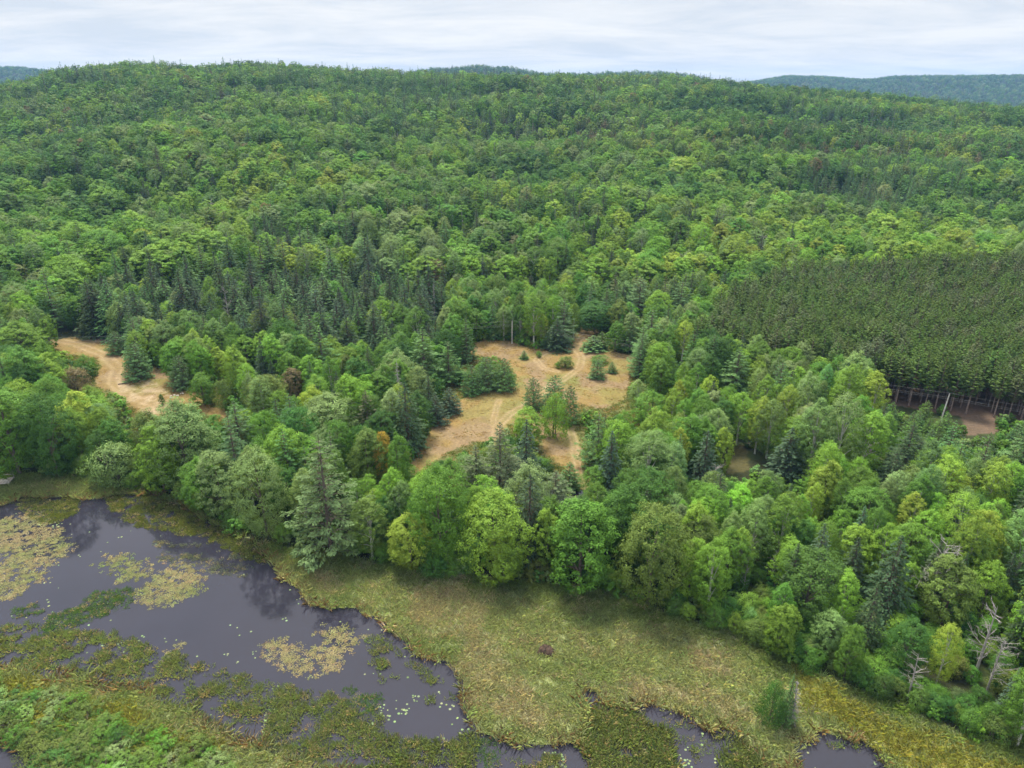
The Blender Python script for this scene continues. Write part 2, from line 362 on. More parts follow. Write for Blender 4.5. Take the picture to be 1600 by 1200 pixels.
# ------------------------------------------------------------------ plant prototypes (each: crown mesh, trunk mesh, light far mesh; natural size in metres)
def dirs(n, r, zmin=-1.0):
    z = r.uniform(zmin, 1, n); a = r.uniform(0, 2 * math.pi, n); q = np.sqrt(1 - z * z)
    return np.stack([q * np.cos(a), q * np.sin(a), z], 1)
def broadleaf(seed, h=16.0, rad=4.6, base=0.22, lobes=9, leaves=5200, leaf=0.40, elong=1.0, open_=0.0, trunks=1, up=0.25, shoulder=0.6, rough=0.22, clump=0.16):
    """crown: an egg whose surface swells into boughs, clad in leaf clusters; trunk with limbs"""
    r = np.random.default_rng(seed)
    cb = h * base
    gc, gt = Geo(), Geo()
    B = dirs(lobes, r, -0.6)                                   # bough directions
    bw = r.uniform(0.6, 1.0, lobes)
    nc = max(24, leaves // 34)
    k = (np.arange(nc) + 0.5) / nc
    t = np.clip(k ** 0.85 + r.normal(0, 0.03, nc), 0.0, 1.0)    # height through the crown
    az = r.uniform(0, 2 * math.pi, nc)
    prof = np.where(t < 1 - shoulder, 0.55 + 0.45 * np.sin(np.clip(t / (1 - shoulder), 0, 1) * math.pi / 2), np.sqrt(np.clip(1 - ((t - (1 - shoulder)) / shoulder) ** 2, 0, 1)))
    d3 = np.stack([np.cos(az), np.sin(az), (t - 0.5) * 2.0], 1); d3 = unit(d3)
    dots = d3 @ B.T
    swell = ((np.clip(dots, 0, 1) ** 6) * bw).max(1)
    rr = prof * (1 - rough + 1.6 * rough * swell) * np.clip(r.normal(0.93, 0.11, nc), .6, 1.16)
    inner = r.uniform(0, 1, nc) < 0.12
    rr = np.where(inner, rr * 0.6, rr)
    top = 1 - 0.5 * rough + 0.5 * rough * swell
    cc = np.stack([np.cos(az) * rr * rad, np.sin(az) * rr * rad, cb + (h - cb) * np.clip(t * top, 0, 1)], 1)
    per = max(4, leaves // nc)
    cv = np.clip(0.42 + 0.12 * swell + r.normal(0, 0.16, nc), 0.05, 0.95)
    idx = np.repeat(np.arange(nc), per)
    ld = dirs(nc * per, r, -0.5)
    cr = rad * clump * r.uniform(0.6, 1.25, nc)
    c = cc[idx] + ld * cr[idx][:, None] * np.array([1, 1, 0.85]) * (r.uniform(0.2, 1.0, len(idx)) ** .7 * 1.15)[:, None]
    out = unit((c - np.array([0, 0, cb + (h - cb) * 0.42])) * np.array([1, 1, rad / (0.5 * (h - cb))]))
    n = unit(out * 0.85 + ld * 0.45 + np.array([0, 0, up * .8]) + r.normal(0, 0.30, (len(idx), 3)))
    al = unit(out * 0.6 + np.array([0, 0, 0.25]) + r.normal(0, 0.6, (len(idx), 3)))
    s = leaf * r.uniform(0.65, 1.35, len(idx))
    if open_ > 0:
        k = r.uniform(0, 1, len(idx)) > open_
        c, n, al, s, idx = c[k], n[k], al[k], s[k], idx[k]
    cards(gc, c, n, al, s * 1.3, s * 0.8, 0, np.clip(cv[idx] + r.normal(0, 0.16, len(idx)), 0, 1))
    for q in range(trunks):
        off = np.array([0, 0, 0.0]) if trunks == 1 else np.array([math.cos(q * 2.4), math.sin(q * 2.4), 0]) * 0.25
        lean = r.normal(0, 0.02 if trunks == 1 else 0.12, 2) * h
        tr = 0.011 * h + 0.02
        P = [off + np.array([lean[0] * t_ * t_, lean[1] * t_ * t_, h * 0.86 * t_ - (0.3 if t_ == 0 else 0)]) for t_ in (0, .3, .6, 1)]
        tube(gt, P, [tr * 1.25, tr, tr * 0.7, tr * 0.2], 6)
        for j in range(10 if trunks == 1 else 3):
            c1 = cc[r.integers(nc // 6, nc)] * np.array([.8, .8, .95])
            z0 = min(max(cb * 0.9 + 0.3, c1[2] * r.uniform(.45, .75)), h * 0.75)
            t0 = z0 / (h * 0.86)
            p0 = off + np.array([lean[0] * t0 * t0, lean[1] * t0 * t0, z0])
            tube(gt, [p0, (p0 + c1) / 2 + np.array([0, 0, 0.3]), c1], [tr * 0.45, tr * 0.28, 0.02], 4)
    return gc, gt
def conifer(seed, h=16.0, rad=3.0, base=0.06, levels=26, per=7, droop=0.25, sprays=9, ln=0.75, wd=0.34, power=0.85, ragged=0.15, upturn=0.0, bark_m=None, bare=0.0, tuft=False):
    r = np.random.default_rng(seed)
    gc, gt = Geo(), Geo()
    tr = 0.011 * h + 0.03
    tube(gt, [(0, 0, -0.3), (0, 0, h * 0.4), (0, 0, h * 0.8), (0, 0, h * 0.99)], [tr * 1.2, tr * 0.85, tr * 0.4, 0.015], 6)
    C, Nn, A, LN, LVv = [], [], [], [], []
    for i in range(levels):
        t = (i + r.uniform(-0.2, 0.2)) / (levels - 1)
        t = min(max(t, 0), 1)
        z = h * (base + (0.985 - base) * t)
        prof = (1 - t) ** power
        if base > 0.2: prof = min(prof, 0.35 + 1.9 * t)          # high crowned pines round off below
        pn = max(3, int(per * (0.55 + 0.45 * (1 - t))))
        a0 = r.uniform(0, 6.28)
        for j in range(pn):
            a = a0 + 2 * math.pi * j / pn + r.normal(0, 0.2)
            bl = max(0.18, rad * prof * (1 + r.normal(0, ragged)))
            if r.uniform() < bare: continue
            d = np.array([math.cos(a), math.sin(a), 0])
            q = np.array([-d[1], d[0], 0])
            tip = np.array([0, 0, z]) + d * bl + np.array([0, 0, -droop * bl + upturn * bl])
            if not (tuft and t > 0.3): tube(gt, [np.array([0, 0, z]), np.array([0, 0, z]) * 0.4 + tip * 0.6, tip], [0.012 * h * 0.2 + 0.01, 0.02, 0.008], 3)
            ns = max(2, int(sprays * (0.3 + 0.7 * bl / rad)))
            f = np.sqrt(r.uniform(0.10, 1.06, ns)) if not tuft else r.uniform(0.35, 1.05, ns) ** 0.6
            side = r.uniform(-1, 1, ns) * bl * 0.24 * (1.25 - 0.8 * f)
            sag = -droop * bl * f ** 1.6 + upturn * bl * f ** 2
            P = np.array([0, 0, z]) + d * (bl * f)[:, None] + q * side[:, None] + np.array([0, 0, 1.0]) * (sag + r.normal(0, 0.06, ns) * bl * 0.4)[:, None]
            C.append(P)
            if tuft:
                nn = unit(np.array([0, 0, 0.9]) + d * .5 + r.normal(0, 0.35, (ns, 3))); aa = unit(d * 0.6 + r.normal(0, 0.6, (ns, 3)) + np.array([0, 0, 0.25]))
            else:
                nn = np.array([0, 0, 0.85]) + d * 0.45 + r.normal(0, 0.28, (ns, 3)); aa = d + q * np.sign(side)[:, None] * 0.6 + np.array([0, 0, -droop]) + r.normal(0, 0.2, (ns, 3))
            Nn.append(nn); A.append(aa)
            LN.append(r.uniform(0.75, 1.25, ns) * (0.55 + 0.45 * bl / rad))
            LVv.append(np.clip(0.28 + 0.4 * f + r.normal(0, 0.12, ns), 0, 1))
    # leading shoot
    k = 6
    C.append(np.stack([np.zeros(k), np.zeros(k), h * np.linspace(0.95, 1.0, k)], 1)); Nn.append(dirs(k, r)); A.append(np.tile([0, 0, 1.0], (k, 1))); LN.append(np.full(k, 0.7)); LVv.append(np.full(k, 0.6))
    C, Nn, A, LN, LVv = map(np.concatenate, (C, Nn, A, LN, LVv))
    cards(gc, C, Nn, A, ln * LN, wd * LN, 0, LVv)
    return gc, gt
def bare_tree(seed, h=12.0, spread=3.0, cone=False):
    """dead wood: trunk Geo and branch Geo"""
    r = np.random.default_rng(seed)
    gt, gb = Geo(), Geo()
    tr = 0.012 * h + 0.03
    lean = r.normal(0, 0.03, 2) * h
    tube(gt, [(0, 0, -0.3), (lean[0] * .2, lean[1] * .2, h * .4), (lean[0] * .6, lean[1] * .6, h * .75), (lean[0], lean[1], h)], [tr * 1.2, tr, tr * .55, 0.02], 6)
    nb = 70 if cone else 24
    for j in range(nb):
        t = r.uniform(0.12 if cone else 0.25, 0.97)
        z = h * t
        p0 = np.array([lean[0] * t * t, lean[1] * t * t, z])
        a = r.uniform(0, 6.28)
        if cone:
            bl = spread * (1 - t) ** 0.8 * r.uniform(0.6, 1.1) + 0.25; dz = -0.15 * bl
        else:
            bl = spread * r.uniform(0.5, 1.1) * (1.1 - 0.6 * t); dz = bl * r.uniform(0.35, 0.95)
        d = np.array([math.cos(a), math.sin(a), 0])
        tip = p0 + d * bl + np.array([0, 0, dz])
        mid = (p0 + tip) / 2 + r.normal(0, 0.08, 3) * bl
        tube(gb, [p0, mid, tip], [0.035 + 0.003 * h, 0.03, 0.012], 3)
        for q in range(7 if cone else 9):
            f = r.uniform(0.3, 1.0)
            s = p0 + (tip - p0) * f
            e = s + unit(d + r.normal(0, 0.6, 3) + np.array([0, 0, -0.2 if cone else 0.4])) * bl * r.uniform(0.18, 0.4)
            tube(gb, [s, e], [0.022, 0.010], 3)
    return gt, gb
def tuft_mesh(name, seed, blades, hgt, spread, width, lean=0.35):
    r = np.random.default_rng(seed); g = Geo()
    a = r.uniform(0, 6.28, blades); q = spread * np.sqrt(r.uniform(0, 1, blades))
    b0 = np.stack([q * np.cos(a), q * np.sin(a), np.zeros(blades) - 0.05], 1)
    dr = np.stack([np.cos(a + r.normal(0, 1.0, blades)), np.sin(a + r.normal(0, 1.0, blades)), np.zeros(blades)], 1)
    hh = hgt * r.uniform(0.55, 1.1, blades)
    ln = lean * r.uniform(0.2, 1.4, blades)
    sd = np.stack([-dr[:, 1], dr[:, 0], np.zeros(blades)], 1) * width
    ln = np.clip(ln, 0, 1.25)
    mid = b0 + dr * (hh * ln * 0.35)[:, None] + np.array([0, 0, 1]) * (hh * 0.62)[:, None]
    tip = b0 + dr * (hh * ln)[:, None] + np.array([0, 0, 1]) * (hh * np.sqrt(np.clip(1 - ln * ln * 0.5, 0.2, 1)))[:, None]
    V = np.stack([b0 - sd, b0 + sd, mid + sd * 0.8, tip, mid - sd * 0.8], 1).reshape(-1, 3)
    g.add(V, np.arange(blades * 5).reshape(-1, 5), 0, np.repeat(r.uniform(0, 1, blades), 5))
    return g.mesh(name, [M_GRASS])
def join_far(gc, gt, name, ml, mb):
    g = Geo()
    for V, (Fq, _), lv in zip(gc.V, gc.F, gc.LV): g.V.append(V); g.F.append((Fq, 0)); g.LV.append(lv); g.n += len(V)
    k = g.n
    for V, (Fq, _), lv in zip(gt.V, gt.F, gt.LV): g.V.append(V); g.F.append((Fq + k, 1)); g.LV.append(lv); g.n += len(V)
    return g.mesh(name, [ml, mb])
PROTO = {}
def register(kind, specs, builder, ml, mb, far_kw, far2_kw, nm):
    out = []
    for kw in specs:
        gc, gt = builder(**kw)
        h = kw.get('h', 16.0)
        fc, ft = builder(**{**kw, **far_kw}); gc2, gt2 = builder(**{**kw, **far2_kw})
        if len(ft.V) > 1: ft.V, ft.F, ft.LV = ft.V[:1], ft.F[:1], ft.LV[:1]
        if len(gt2.V) > 1: gt2.V, gt2.F, gt2.LV = gt2.V[:1], gt2.F[:1], gt2.LV[:1]
        p = dict(h=h, crown=gc.mesh(nm + '_crown', [ml], False), trunk=gt.mesh(nm + '_trunk', [mb], True), rad=kw.get('rad', 4.0))
        for key, a, b in (('far', fc, ft), ('far2', gc2, gt2)):
            p[key] = bpy.data.objects.new(nm + '_' + key, join_far(a, b, nm + '_' + key, ml, mb))
        out.append(p)
    PROTO[kind] = out
register('broadleaf', [dict(seed=100 + i, h=16, rad=[4.6, 5.2, 4.2, 5.0, 4.4, 4.8][i], base=[.06, .05, .09, .05, .07, .10][i], lobes=[12, 16, 10, 18, 14, 11][i], leaves=16500, leaf=0.20, shoulder=[.62, .5, .7, .55, .66, .6][i], rough=[.36, .32, .40, .33, .38, .44][i], clump=.13) for i in range(6)], broadleaf, M_LEAF, M_BARK,
         dict(leaves=8000, leaf=0.28), dict(leaves=3400, leaf=.42), 'broadleaf')
register('aspen', [dict(seed=200 + i, h=17, rad=[3.4, 3.0, 3.8, 3.3][i], base=[.14, .2, .10, .24][i], lobes=[16, 20, 18, 14][i], leaves=14000, leaf=0.165, open_=.1, shoulder=[.6, .72, .66, .7][i], rough=[.3, .34, .28, .36][i], clump=.15) for i in range(4)], broadleaf, M_LEAF, M_PALE,
         dict(leaves=7000, leaf=0.24), dict(leaves=3000, leaf=.36), 'aspen')
register('shrub', [dict(seed=300 + i, h=4.0, rad=[2.1, 2.5, 1.8, 2.3][i], base=.02, lobes=[9, 12, 8, 10][i], leaves=7000, leaf=0.11, trunks=4, up=.35, shoulder=[.75, .8, .7, .78][i], rough=[.42, .48, .38, .5][i], clump=.2, open_=.12) for i in range(4)], broadleaf, M_LEAF, M_BARK,
         dict(leaves=1300, leaf=0.27), dict(leaves=300, leaf=.5), 'shrub')
register('willow', [dict(seed=350 + i, h=2.6, rad=[1.5, 1.8, 1.3][i], base=.0, lobes=[16, 20, 14][i], leaves=5200, leaf=0.085, trunks=6, up=.3, shoulder=[.5, .6, .45][i], rough=[.62, .7, .58][i], clump=.16, open_=.2) for i in range(3)], broadleaf, M_LEAF, M_BARK,
         dict(leaves=1300, leaf=0.18), dict(leaves=300, leaf=.34), 'willow')
register('spruce', [dict(seed=400 + i, h=17, rad=[3.2, 2.8, 3.5, 3.0][i], levels=[34, 36, 32, 34][i], per=9, sprays=18, ln=.56, wd=.26, droop=.32, power=[.7, .74, .66, .8][i]) for i in range(4)], conifer, M_NEEDLE, M_BARK,
         dict(levels=28, per=9, sprays=14, ln=.70, wd=.36), dict(levels=20, per=8, sprays=8, ln=1.0, wd=.55), 'spruce')
register('white_pine', [dict(seed=500 + i, h=18, rad=[4.2, 3.8, 4.6, 4.0][i], base=.06, levels=[22, 23, 20, 22][i], per=9, sprays=66, ln=.42, wd=.19, droop=.05, upturn=.16, power=[.62, .7, .6, .66][i], ragged=.2) for i in range(4)], conifer, M_NEEDLE, M_BARK,
         dict(levels=20, per=8, sprays=36, ln=.6, wd=.3), dict(levels=16, per=7, sprays=16, ln=.95, wd=.5), 'white_pine')
register('red_pine', [dict(seed=600 + i, h=18, rad=[3.0, 3.2, 2.8, 3.1][i], base=[.34, .30, .38, .32][i], levels=22, per=9, sprays=38, ln=.46, wd=.32, droop=.0, upturn=.26, power=.45, ragged=.2, tuft=True) for i in range(4)], conifer, M_NEEDLE, M_RED,
         dict(levels=18, per=8, sprays=24, ln=.6, wd=.4), dict(levels=14, per=7, sprays=12, ln=.9, wd=.6), 'red_pine')
register('young_pine', [dict(seed=700 + i, h=6, rad=[1.9, 2.2, 1.8, 2.0][i], base=.02, levels=19, per=9, sprays=40, ln=.26, wd=.14, droop=.0, upturn=.2, power=[.55, .5, .62, .58][i], ragged=.16) for i in range(4)], conifer, M_NEEDLE, M_BARK,
         dict(levels=13, per=7, sprays=14, ln=.5, wd=.28), dict(levels=8, per=6, sprays=6, ln=.9, wd=.5), 'young_pine')
register('bush_pine', [dict(seed=750 + i, h=5, rad=[2.5, 2.8][i], base=.0, levels=18, per=11, sprays=44, ln=.26, wd=.14, droop=.02, upturn=.12, power=[.34, .38][i], ragged=.14) for i in range(2)], conifer, M_NEEDLE, M_BARK,
         dict(levels=12, per=7, sprays=14, ln=.5, wd=.28), dict(levels=8, per=6, sprays=6, ln=.9, wd=.5), 'bush_pine')
DEAD = []
for i, (cone, h, s) in enumerate([(False, 11, 3.2), (False, 9, 3.0), (True, 10, 1.5), (True, 14, 1.6)]):
    a, b = bare_tree(800 + i, h, s, cone)
    DEAD.append(dict(h=h, trunk=a.mesh('dead_trunk', [M_DEAD], True), branches=b.mesh('dead_branches', [M_DEAD], True), cone=cone))

# leaf colours (reflectance)
PAL = {
    'green': (0.090, 0.195, 0.026), 'bright': (0.146, 0.272, 0.032), 'lime': (0.205, 0.300, 0.038), 'deep': (0.052, 0.128, 0.023), 'olive': (0.108, 0.166, 0.033),
    'silver': (0.158, 0.240, 0.078), 'greyg': (0.130, 0.215, 0.062), 'gold': (0.340, 0.250, 0.040), 'rust': (0.160, 0.130, 0.065), 'brown': (0.150, 0.120, 0.070),
    'spruce': (0.040, 0.074, 0.030), 'blue': (0.046, 0.084, 0.045), 'pine': (0.078, 0.160, 0.045), 'wpine': (0.086, 0.166, 0.058), 'rpine': (0.077, 0.130, 0.029), 'ypine': (0.084, 0.165, 0.034),
    'bigpine': (0.098, 0.152, 0.060), 'greyneedle': (0.095, 0.125, 0.055)}
def tint_of(name, r=None, amt=0.12):
    c = np.array(PAL[name])
    if r is not None:
        c = c * np.clip(1 + r.normal(0, amt), 0.6, 1.5) * np.clip(1 + r.normal(0, amt * 0.5, 3), 0.7, 1.3)
    return [float(q) for q in c]

# ------------------------------------------------------------------ object helpers
def link(o, parent=None):
    COL.objects.link(o)
    if parent is not None: o.parent = parent
    return o
def empty(name, loc, label=None, cat=None, group=None, rz=0.0, scale=(1, 1, 1)):
    o = bpy.data.objects.new(name, None)
    o.location = loc; o.rotation_euler = (0, 0, rz); o.scale = scale
    o.empty_display_size = 0.2
    if label: o['label'] = label
    if cat: o['category'] = cat
    if group: o['group'] = group
    return link(o)
def meshobj(name, me, parent=None, kind=None):
    o = bpy.data.objects.new(name, me)
    if kind: o['kind'] = kind
    return link(o, parent)
PARTS = {'broadleaf': ('broadleaf_tree', 'tree'), 'aspen': ('aspen_tree', 'tree'), 'shrub': ('shrub', 'shrub'), 'spruce': ('spruce_tree', 'tree'), 'white_pine': ('white_pine', 'tree'), 'red_pine': ('red_pine', 'tree'),
         'young_pine': ('young_pine', 'tree'), 'willow': ('willow_bush', 'bush'), 'bush_pine': ('bush_pine', 'tree'), 'dead': ('dead_tree', 'tree')}
def plant(kind, x, y, h, wide, tint, var, rz, label, group=None, z=None):
    p = PROTO[kind][var % len(PROTO[kind])]
    s = h / p['h']
    nm, cat = PARTS[kind]
    z = float(terr(x, y)) if z is None else z
    e = empty(nm, (x, y, z), label, cat, group, rz, (s * wide, s * wide, s))
    t = meshobj('stems' if kind in ('shrub', 'willow') else 'trunk', p['trunk'], e)
    c = meshobj('foliage' if kind in ('shrub', 'willow') else 'crown', p['crown'], e)
    c['tint'] = tint
    return e
def stuff_points(name, pts, rot, scl, idx, tint, protos, tilt=None):
    """one object whose points carry copies of the plants in `protos`"""
    me = bpy.data.meshes.new(name)
    n = len(pts)
    me.vertices.add(n); me.vertices.foreach_set('co', np.asarray(pts, np.float32).ravel())
    a = me.attributes.new('rot', 'FLOAT_VECTOR', 'POINT')
    rv = np.zeros((n, 3), np.float32); rv[:, 2] = rot
    if tilt is not None: rv[:, :2] = tilt
    a.data.foreach_set('vector', rv.ravel())
    a = me.attributes.new('scl', 'FLOAT_VECTOR', 'POINT'); a.data.foreach_set('vector', np.asarray(scl, np.float32).ravel())
    a = me.attributes.new('idx', 'INT', 'POINT'); a.data.foreach_set('value', np.asarray(idx, np.int32))
    a = me.attributes.new('tint', 'FLOAT_VECTOR', 'POINT'); a.data.foreach_set('vector', np.asarray(tint, np.float32).ravel())
    o = meshobj(name, me, None, 'stuff')
    ng = bpy.data.node_groups.new(name + '_growth', 'GeometryNodeTree')
    ng.interface.new_socket('Geometry', in_out='INPUT', socket_type='NodeSocketGeometry')
    ng.interface.new_socket('Geometry', in_out='OUTPUT', socket_type='NodeSocketGeometry')
    gi, go = N(ng, 'NodeGroupInput'), N(ng, 'NodeGroupOutput')
    jn = N(ng, 'GeometryNodeJoinGeometry')
    def attr(nm, dt):
        q = N(ng, 'GeometryNodeInputNamedAttribute', data_type=dt); q.inputs['Name'].default_value = nm
        return q
    ar, asc, ai = attr('rot', 'FLOAT_VECTOR'), attr('scl', 'FLOAT_VECTOR'), attr('idx', 'INT')
    for k, ob in enumerate(protos):
        oi = N(ng, 'GeometryNodeObjectInfo'); oi.inputs['Object'].default_value = ob; oi.inputs['As Instance'].default_value = True
        ip = N(ng, 'GeometryNodeInstanceOnPoints')
        cm = N(ng, 'FunctionNodeCompare', data_type='INT', operation='EQUAL'); cm.inputs[3].default_value = k
        L(ng, ai.outputs['Attribute'], cm.inputs[2])
        L(ng, gi.outputs[0], ip.inputs['Points']); L(ng, cm.outputs[0], ip.inputs['Selection']); L(ng, oi.outputs['Geometry'], ip.inputs['Instance'])
        L(ng, ar.outputs['Attribute'], ip.inputs['Rotation']); L(ng, asc.outputs['Attribute'], ip.inputs['Scale'])
        L(ng, ip.outputs[0], jn.inputs[0])
    L(ng, jn.outputs[0], go.inputs[0])
    md = o.modifiers.new('growth', 'NODES'); md.node_group = ng
    return o
# ------------------------------------------------------------------ ground sheets
def grid_mesh(name, xs, ys, zf, colf, keep=None, m=None):
    X, Y = np.meshgrid(xs, ys)
    nx, ny = len(xs), len(ys)
    Z = zf(X, Y)
    C = colf(X, Y)
    i = np.arange(nx * ny).reshape(ny, nx)
    Q = np.stack([i[:-1, :-1], i[:-1, 1:], i[1:, 1:], i[1:, :-1]], -1).reshape(-1, 4)
    V = np.stack([X, Y, Z], -1).reshape(-1, 3); C = C.reshape(-1, 3)
    if keep is not None:
        K = keep(X, Y).ravel()
        Q = Q[K[Q].all(1)]
        used = np.zeros(len(V), bool); used[Q.ravel()] = True
        re = np.cumsum(used) - 1
        V, C, Q = V[used], C[used], re[Q]
    me = mesh_np(name, V, [Q], [m or M_GROUND], smooth_=True)
    a = me.attributes.new('soil', 'FLOAT_COLOR', 'POINT')
    a.data.foreach_set('color', np.concatenate([C, np.ones((len(C), 1))], 1).astype(np.float32).ravel())
    return me
def lerp3(c, k, t):
    t = np.clip(t, 0, 1)[..., None]
    return c * (1 - t) + np.array(k) * t
def grow(a, b, s0, ratio):
    out, s, x = [], s0, a
    while x < b:
        x += s; s *= ratio; out.append(x)
    return out
fx_ = list(np.arange(-150, 150.1, 1.0)); ox = grow(150, 1300, 11, 1.0) ; ox += grow(ox[-1], 9500, 40, 1.06)
xs = np.array(sorted([-q for q in ox] + fx_ + ox))
fy_ = list(np.arange(62, 290.1, 1.0)); oy = grow(290, 1320, 11, 1.0); oy += grow(oy[-1], 11000, 40, 1.05)
ys = np.array(sorted([-1500, -700, -300, -120, -40, 0, 30, 50] + fy_ + oy))
def near_noise(X, Y):
    return (fbm(X / 14.0, Y / 14.0, 3, 3) - 0.5) * 0.25
def ground_z(X, Y):
    u, v, _ = proj(X, Y, 0)
    m = inpoly(u, v, [(a, b + 9) for a, b in EDGE] + [(2600, 1900), (2600, 9000), (-6000, 9000), (-6000, 740)]) & (Y < 175)
    m = m | (Y < 64)
    d = inpoly(u, v, MEADOW_HULL) | inpoly(u, v, LEFT_HULL)
    return terr(X, Y) + near_noise(X, Y) * (Y < 290) - 1.8 * m - 0.30 * (d & ~m)
MEADOW_HULL = [(630, 520), (760, 500), (900, 490), (960, 490), (1080, 540), (1090, 600), (1010, 660), (960, 770), (900, 800), (840, 800), (700, 790), (600, 790), (600, 720), (680, 620)]
LEFT_HULL = [(40, 510), (220, 505), (330, 560), (420, 640), (400, 690), (230, 680), (110, 630), (60, 560)]
def forest_col(X, Y):
    n = fbm(X / 6.0, Y / 6.0, 8, 4)
    c = np.zeros(X.shape + (3,)) + np.array([0.022, 0.025, 0.012])
    c = lerp3(c, (0.034, 0.046, 0.016), (n - 0.45) * 5)
    u, v, _ = proj(X, Y, 0)
    pf = inpoly(u, v, PLANT) & (Y < 420)
    c = lerp3(c, (0.10, 0.066, 0.054), pf * 0.9 * np.clip((v - 575) / 30, .15, 1))
    for g in (GAP1, FLOOR): c = lerp3(c, (0.10, 0.068, 0.052), inpoly(u, v, g) * (0.6 + 0.5 * n))
    c = lerp3(c, (0.065, 0.058, 0.026), inpoly(u, v, GAP2) * 0.9)
    return c
ground = meshobj('ground', grid_mesh('ground', xs, ys, ground_z, forest_col), None, 'structure')

def seg_dist(X, Y, pts):
    d = np.full(X.shape, 1e9)
    for (x1, y1), (x2, y2) in zip(pts[:-1], pts[1:]):
        L2 = (x2 - x1) ** 2 + (y2 - y1) ** 2 + 1e-9
        t = np.clip(((X - x1) * (x2 - x1) + (Y - y1) * (y2 - y1)) / L2, 0, 1)
        d = np.minimum(d, np.hypot(X - x1 - t * (x2 - x1), Y - y1 - t * (y2 - y1)))
    return d
TRW = [([at(u, v) for u, v in p], w) for p, w in TRACKS]
def meadow_col(X, Y):
    u, v, _ = proj(X, Y, 0)
    n = fbm(X / 7.0, Y / 7.0, 41, 4); n2 = fbm(X / 2.2, Y / 2.2, 47, 3); n3 = fbm(X / 20.0, Y / 20.0, 53, 2)
    c = np.zeros(X.shape + (3,)) + np.array([0.152, 0.102, 0.041])
    c = lerp3(c, (0.142, 0.112, 0.043), (n - 0.5) * 5)                    # yellower sward
    c = lerp3(c, (0.110, 0.110, 0.036), (n3 - 0.60) * 5 * (0.5 + n2))      # greener patches
    c = lerp3(c, (0.152, 0.106, 0.062), (fbm(X / 9.0, Y / 9.0, 61, 3) - 0.56) * 8)  # pinkish bare stalks
    c = c * (0.78 + 0.44 * n2)[..., None]
    for p, w in TRW:
        d = seg_dist(X + (n - .5) * 1.2, Y + (n2 - .5) * 1.2, p)
        rut = np.exp(-((np.abs(d) - w * 0.62) / (w * 0.30)) ** 2)
        c = lerp3(c, (0.245, 0.18, 0.11), 0.75 * rut * (0.35 + n2))
        c = lerp3(c, (0.19, 0.135, 0.08), 0.35 * np.exp(-(d / (w * 1.3)) ** 2))
    edge = ~(inpoly(u, v, MEADOW) | inpoly(u, v, LEFTC))
    c = lerp3(c, (0.085, 0.095, 0.035), edge * (0.35 + 0.7 * n))
    lc = inpoly(u, v, [(180, 590), (240, 595), (300, 640), (290, 650), (230, 650), (190, 620)])
    c = lerp3(c, (0.24, 0.18, 0.125), lc * (n2 - 0.35) * 2.2)
    return c
def flat_z(off):
    return lambda X, Y: near_noise(X, Y) + off + (fbm(X / 1.5, Y / 1.5, 66, 3) - 0.5) * 0.14
for nm, hull, bx, by in (('meadow', MEADOW_HULL, (-75, 85), (150, 300)), ('dirt_clearing', LEFT_HULL, (-200, -85), (170, 290))):
    me = grid_mesh(nm, np.arange(bx[0], bx[1], .45), np.arange(by[0], by[1], .45), flat_z(0.0), meadow_col, lambda X, Y, h=hull: inpoly(*proj(X, Y, 0)[:2], h))
    meshobj(nm, me, None, 'structure')

# marsh: sedge mat with water holes
mx_, my_ = np.arange(-190, 130, .5), np.arange(56, 176, .5)
MXg, MYg = np.meshgrid(mx_, my_)
_u, _v, _mar, _wat = marsh_masks(MXg, MYg)
def blur(a, k=1):
    for _ in range(k):
        p = np.pad(a, 1, mode='edge')
        a = (p[:-2, 1:-1] + p[2:, 1:-1] + p[1:-1, :-2] + p[1:-1, 2:] + p[1:-1, 1:-1] * 2) / 6
    return a
_wb = blur(_wat.astype(float), 2)
EMN = []                                               # emergent cover as a field over the marsh grid
_em = np.zeros(MXg.shape); _emh = np.zeros(MXg.shape); _emk = np.full(MXg.shape, '', dtype='<U6')
_xw, _yw = warp(MXg, MYg, 2.2, 5.0, 91)
_uw, _vw, _ = proj(_xw, _yw, 0)
for poly, cov, hh, kk in EMERGENT:
    q = inpoly(_uw, _vw, poly) & _wat
    _em[q] = cov; _emh[q] = hh; _emk[q] = kk
_patch = fbm(MXg / 3.2, MYg / 1.9, 77, 4)
_emcov = np.clip((_em - 0.5) * 0.9 + 0.5 - 0.5 + (_patch - 0.5) * 3.2 + (_em - 0.5) * 1.2 + 0.35, 0, 1) * (_em > 0)
_tan = np.zeros(MXg.shape); _yel = np.zeros(MXg.shape)
_xw2, _yw2 = warp(MXg, MYg, 5.0, 9.0, 95)
_u2, _v2, _ = proj(_xw2, _yw2, 0)
_tan = blur(inany(_u2, _v2, TAN).astype(float), 4); _yel = blur(inany(_u2, _v2, YELLOW).astype(float), 3)
_str = fbm(MXg / 4.0 + MYg / 9.0, MYg / 3.0, 99, 4)
def lookup(F_, x, y):
    i = np.clip(np.round((y - my_[0]) / .5).astype(int), 0, len(my_) - 1); j = np.clip(np.round((x - mx_[0]) / .5).astype(int), 0, len(mx_) - 1)
    return F_[i, j]
def marsh_z(X, Y):
    land = 0.10 + (fbm(X / 2.0, Y / 2.0, 13, 3) - 0.5) * 0.25
    return land * (1 - _wb) + (-0.75) * _wb
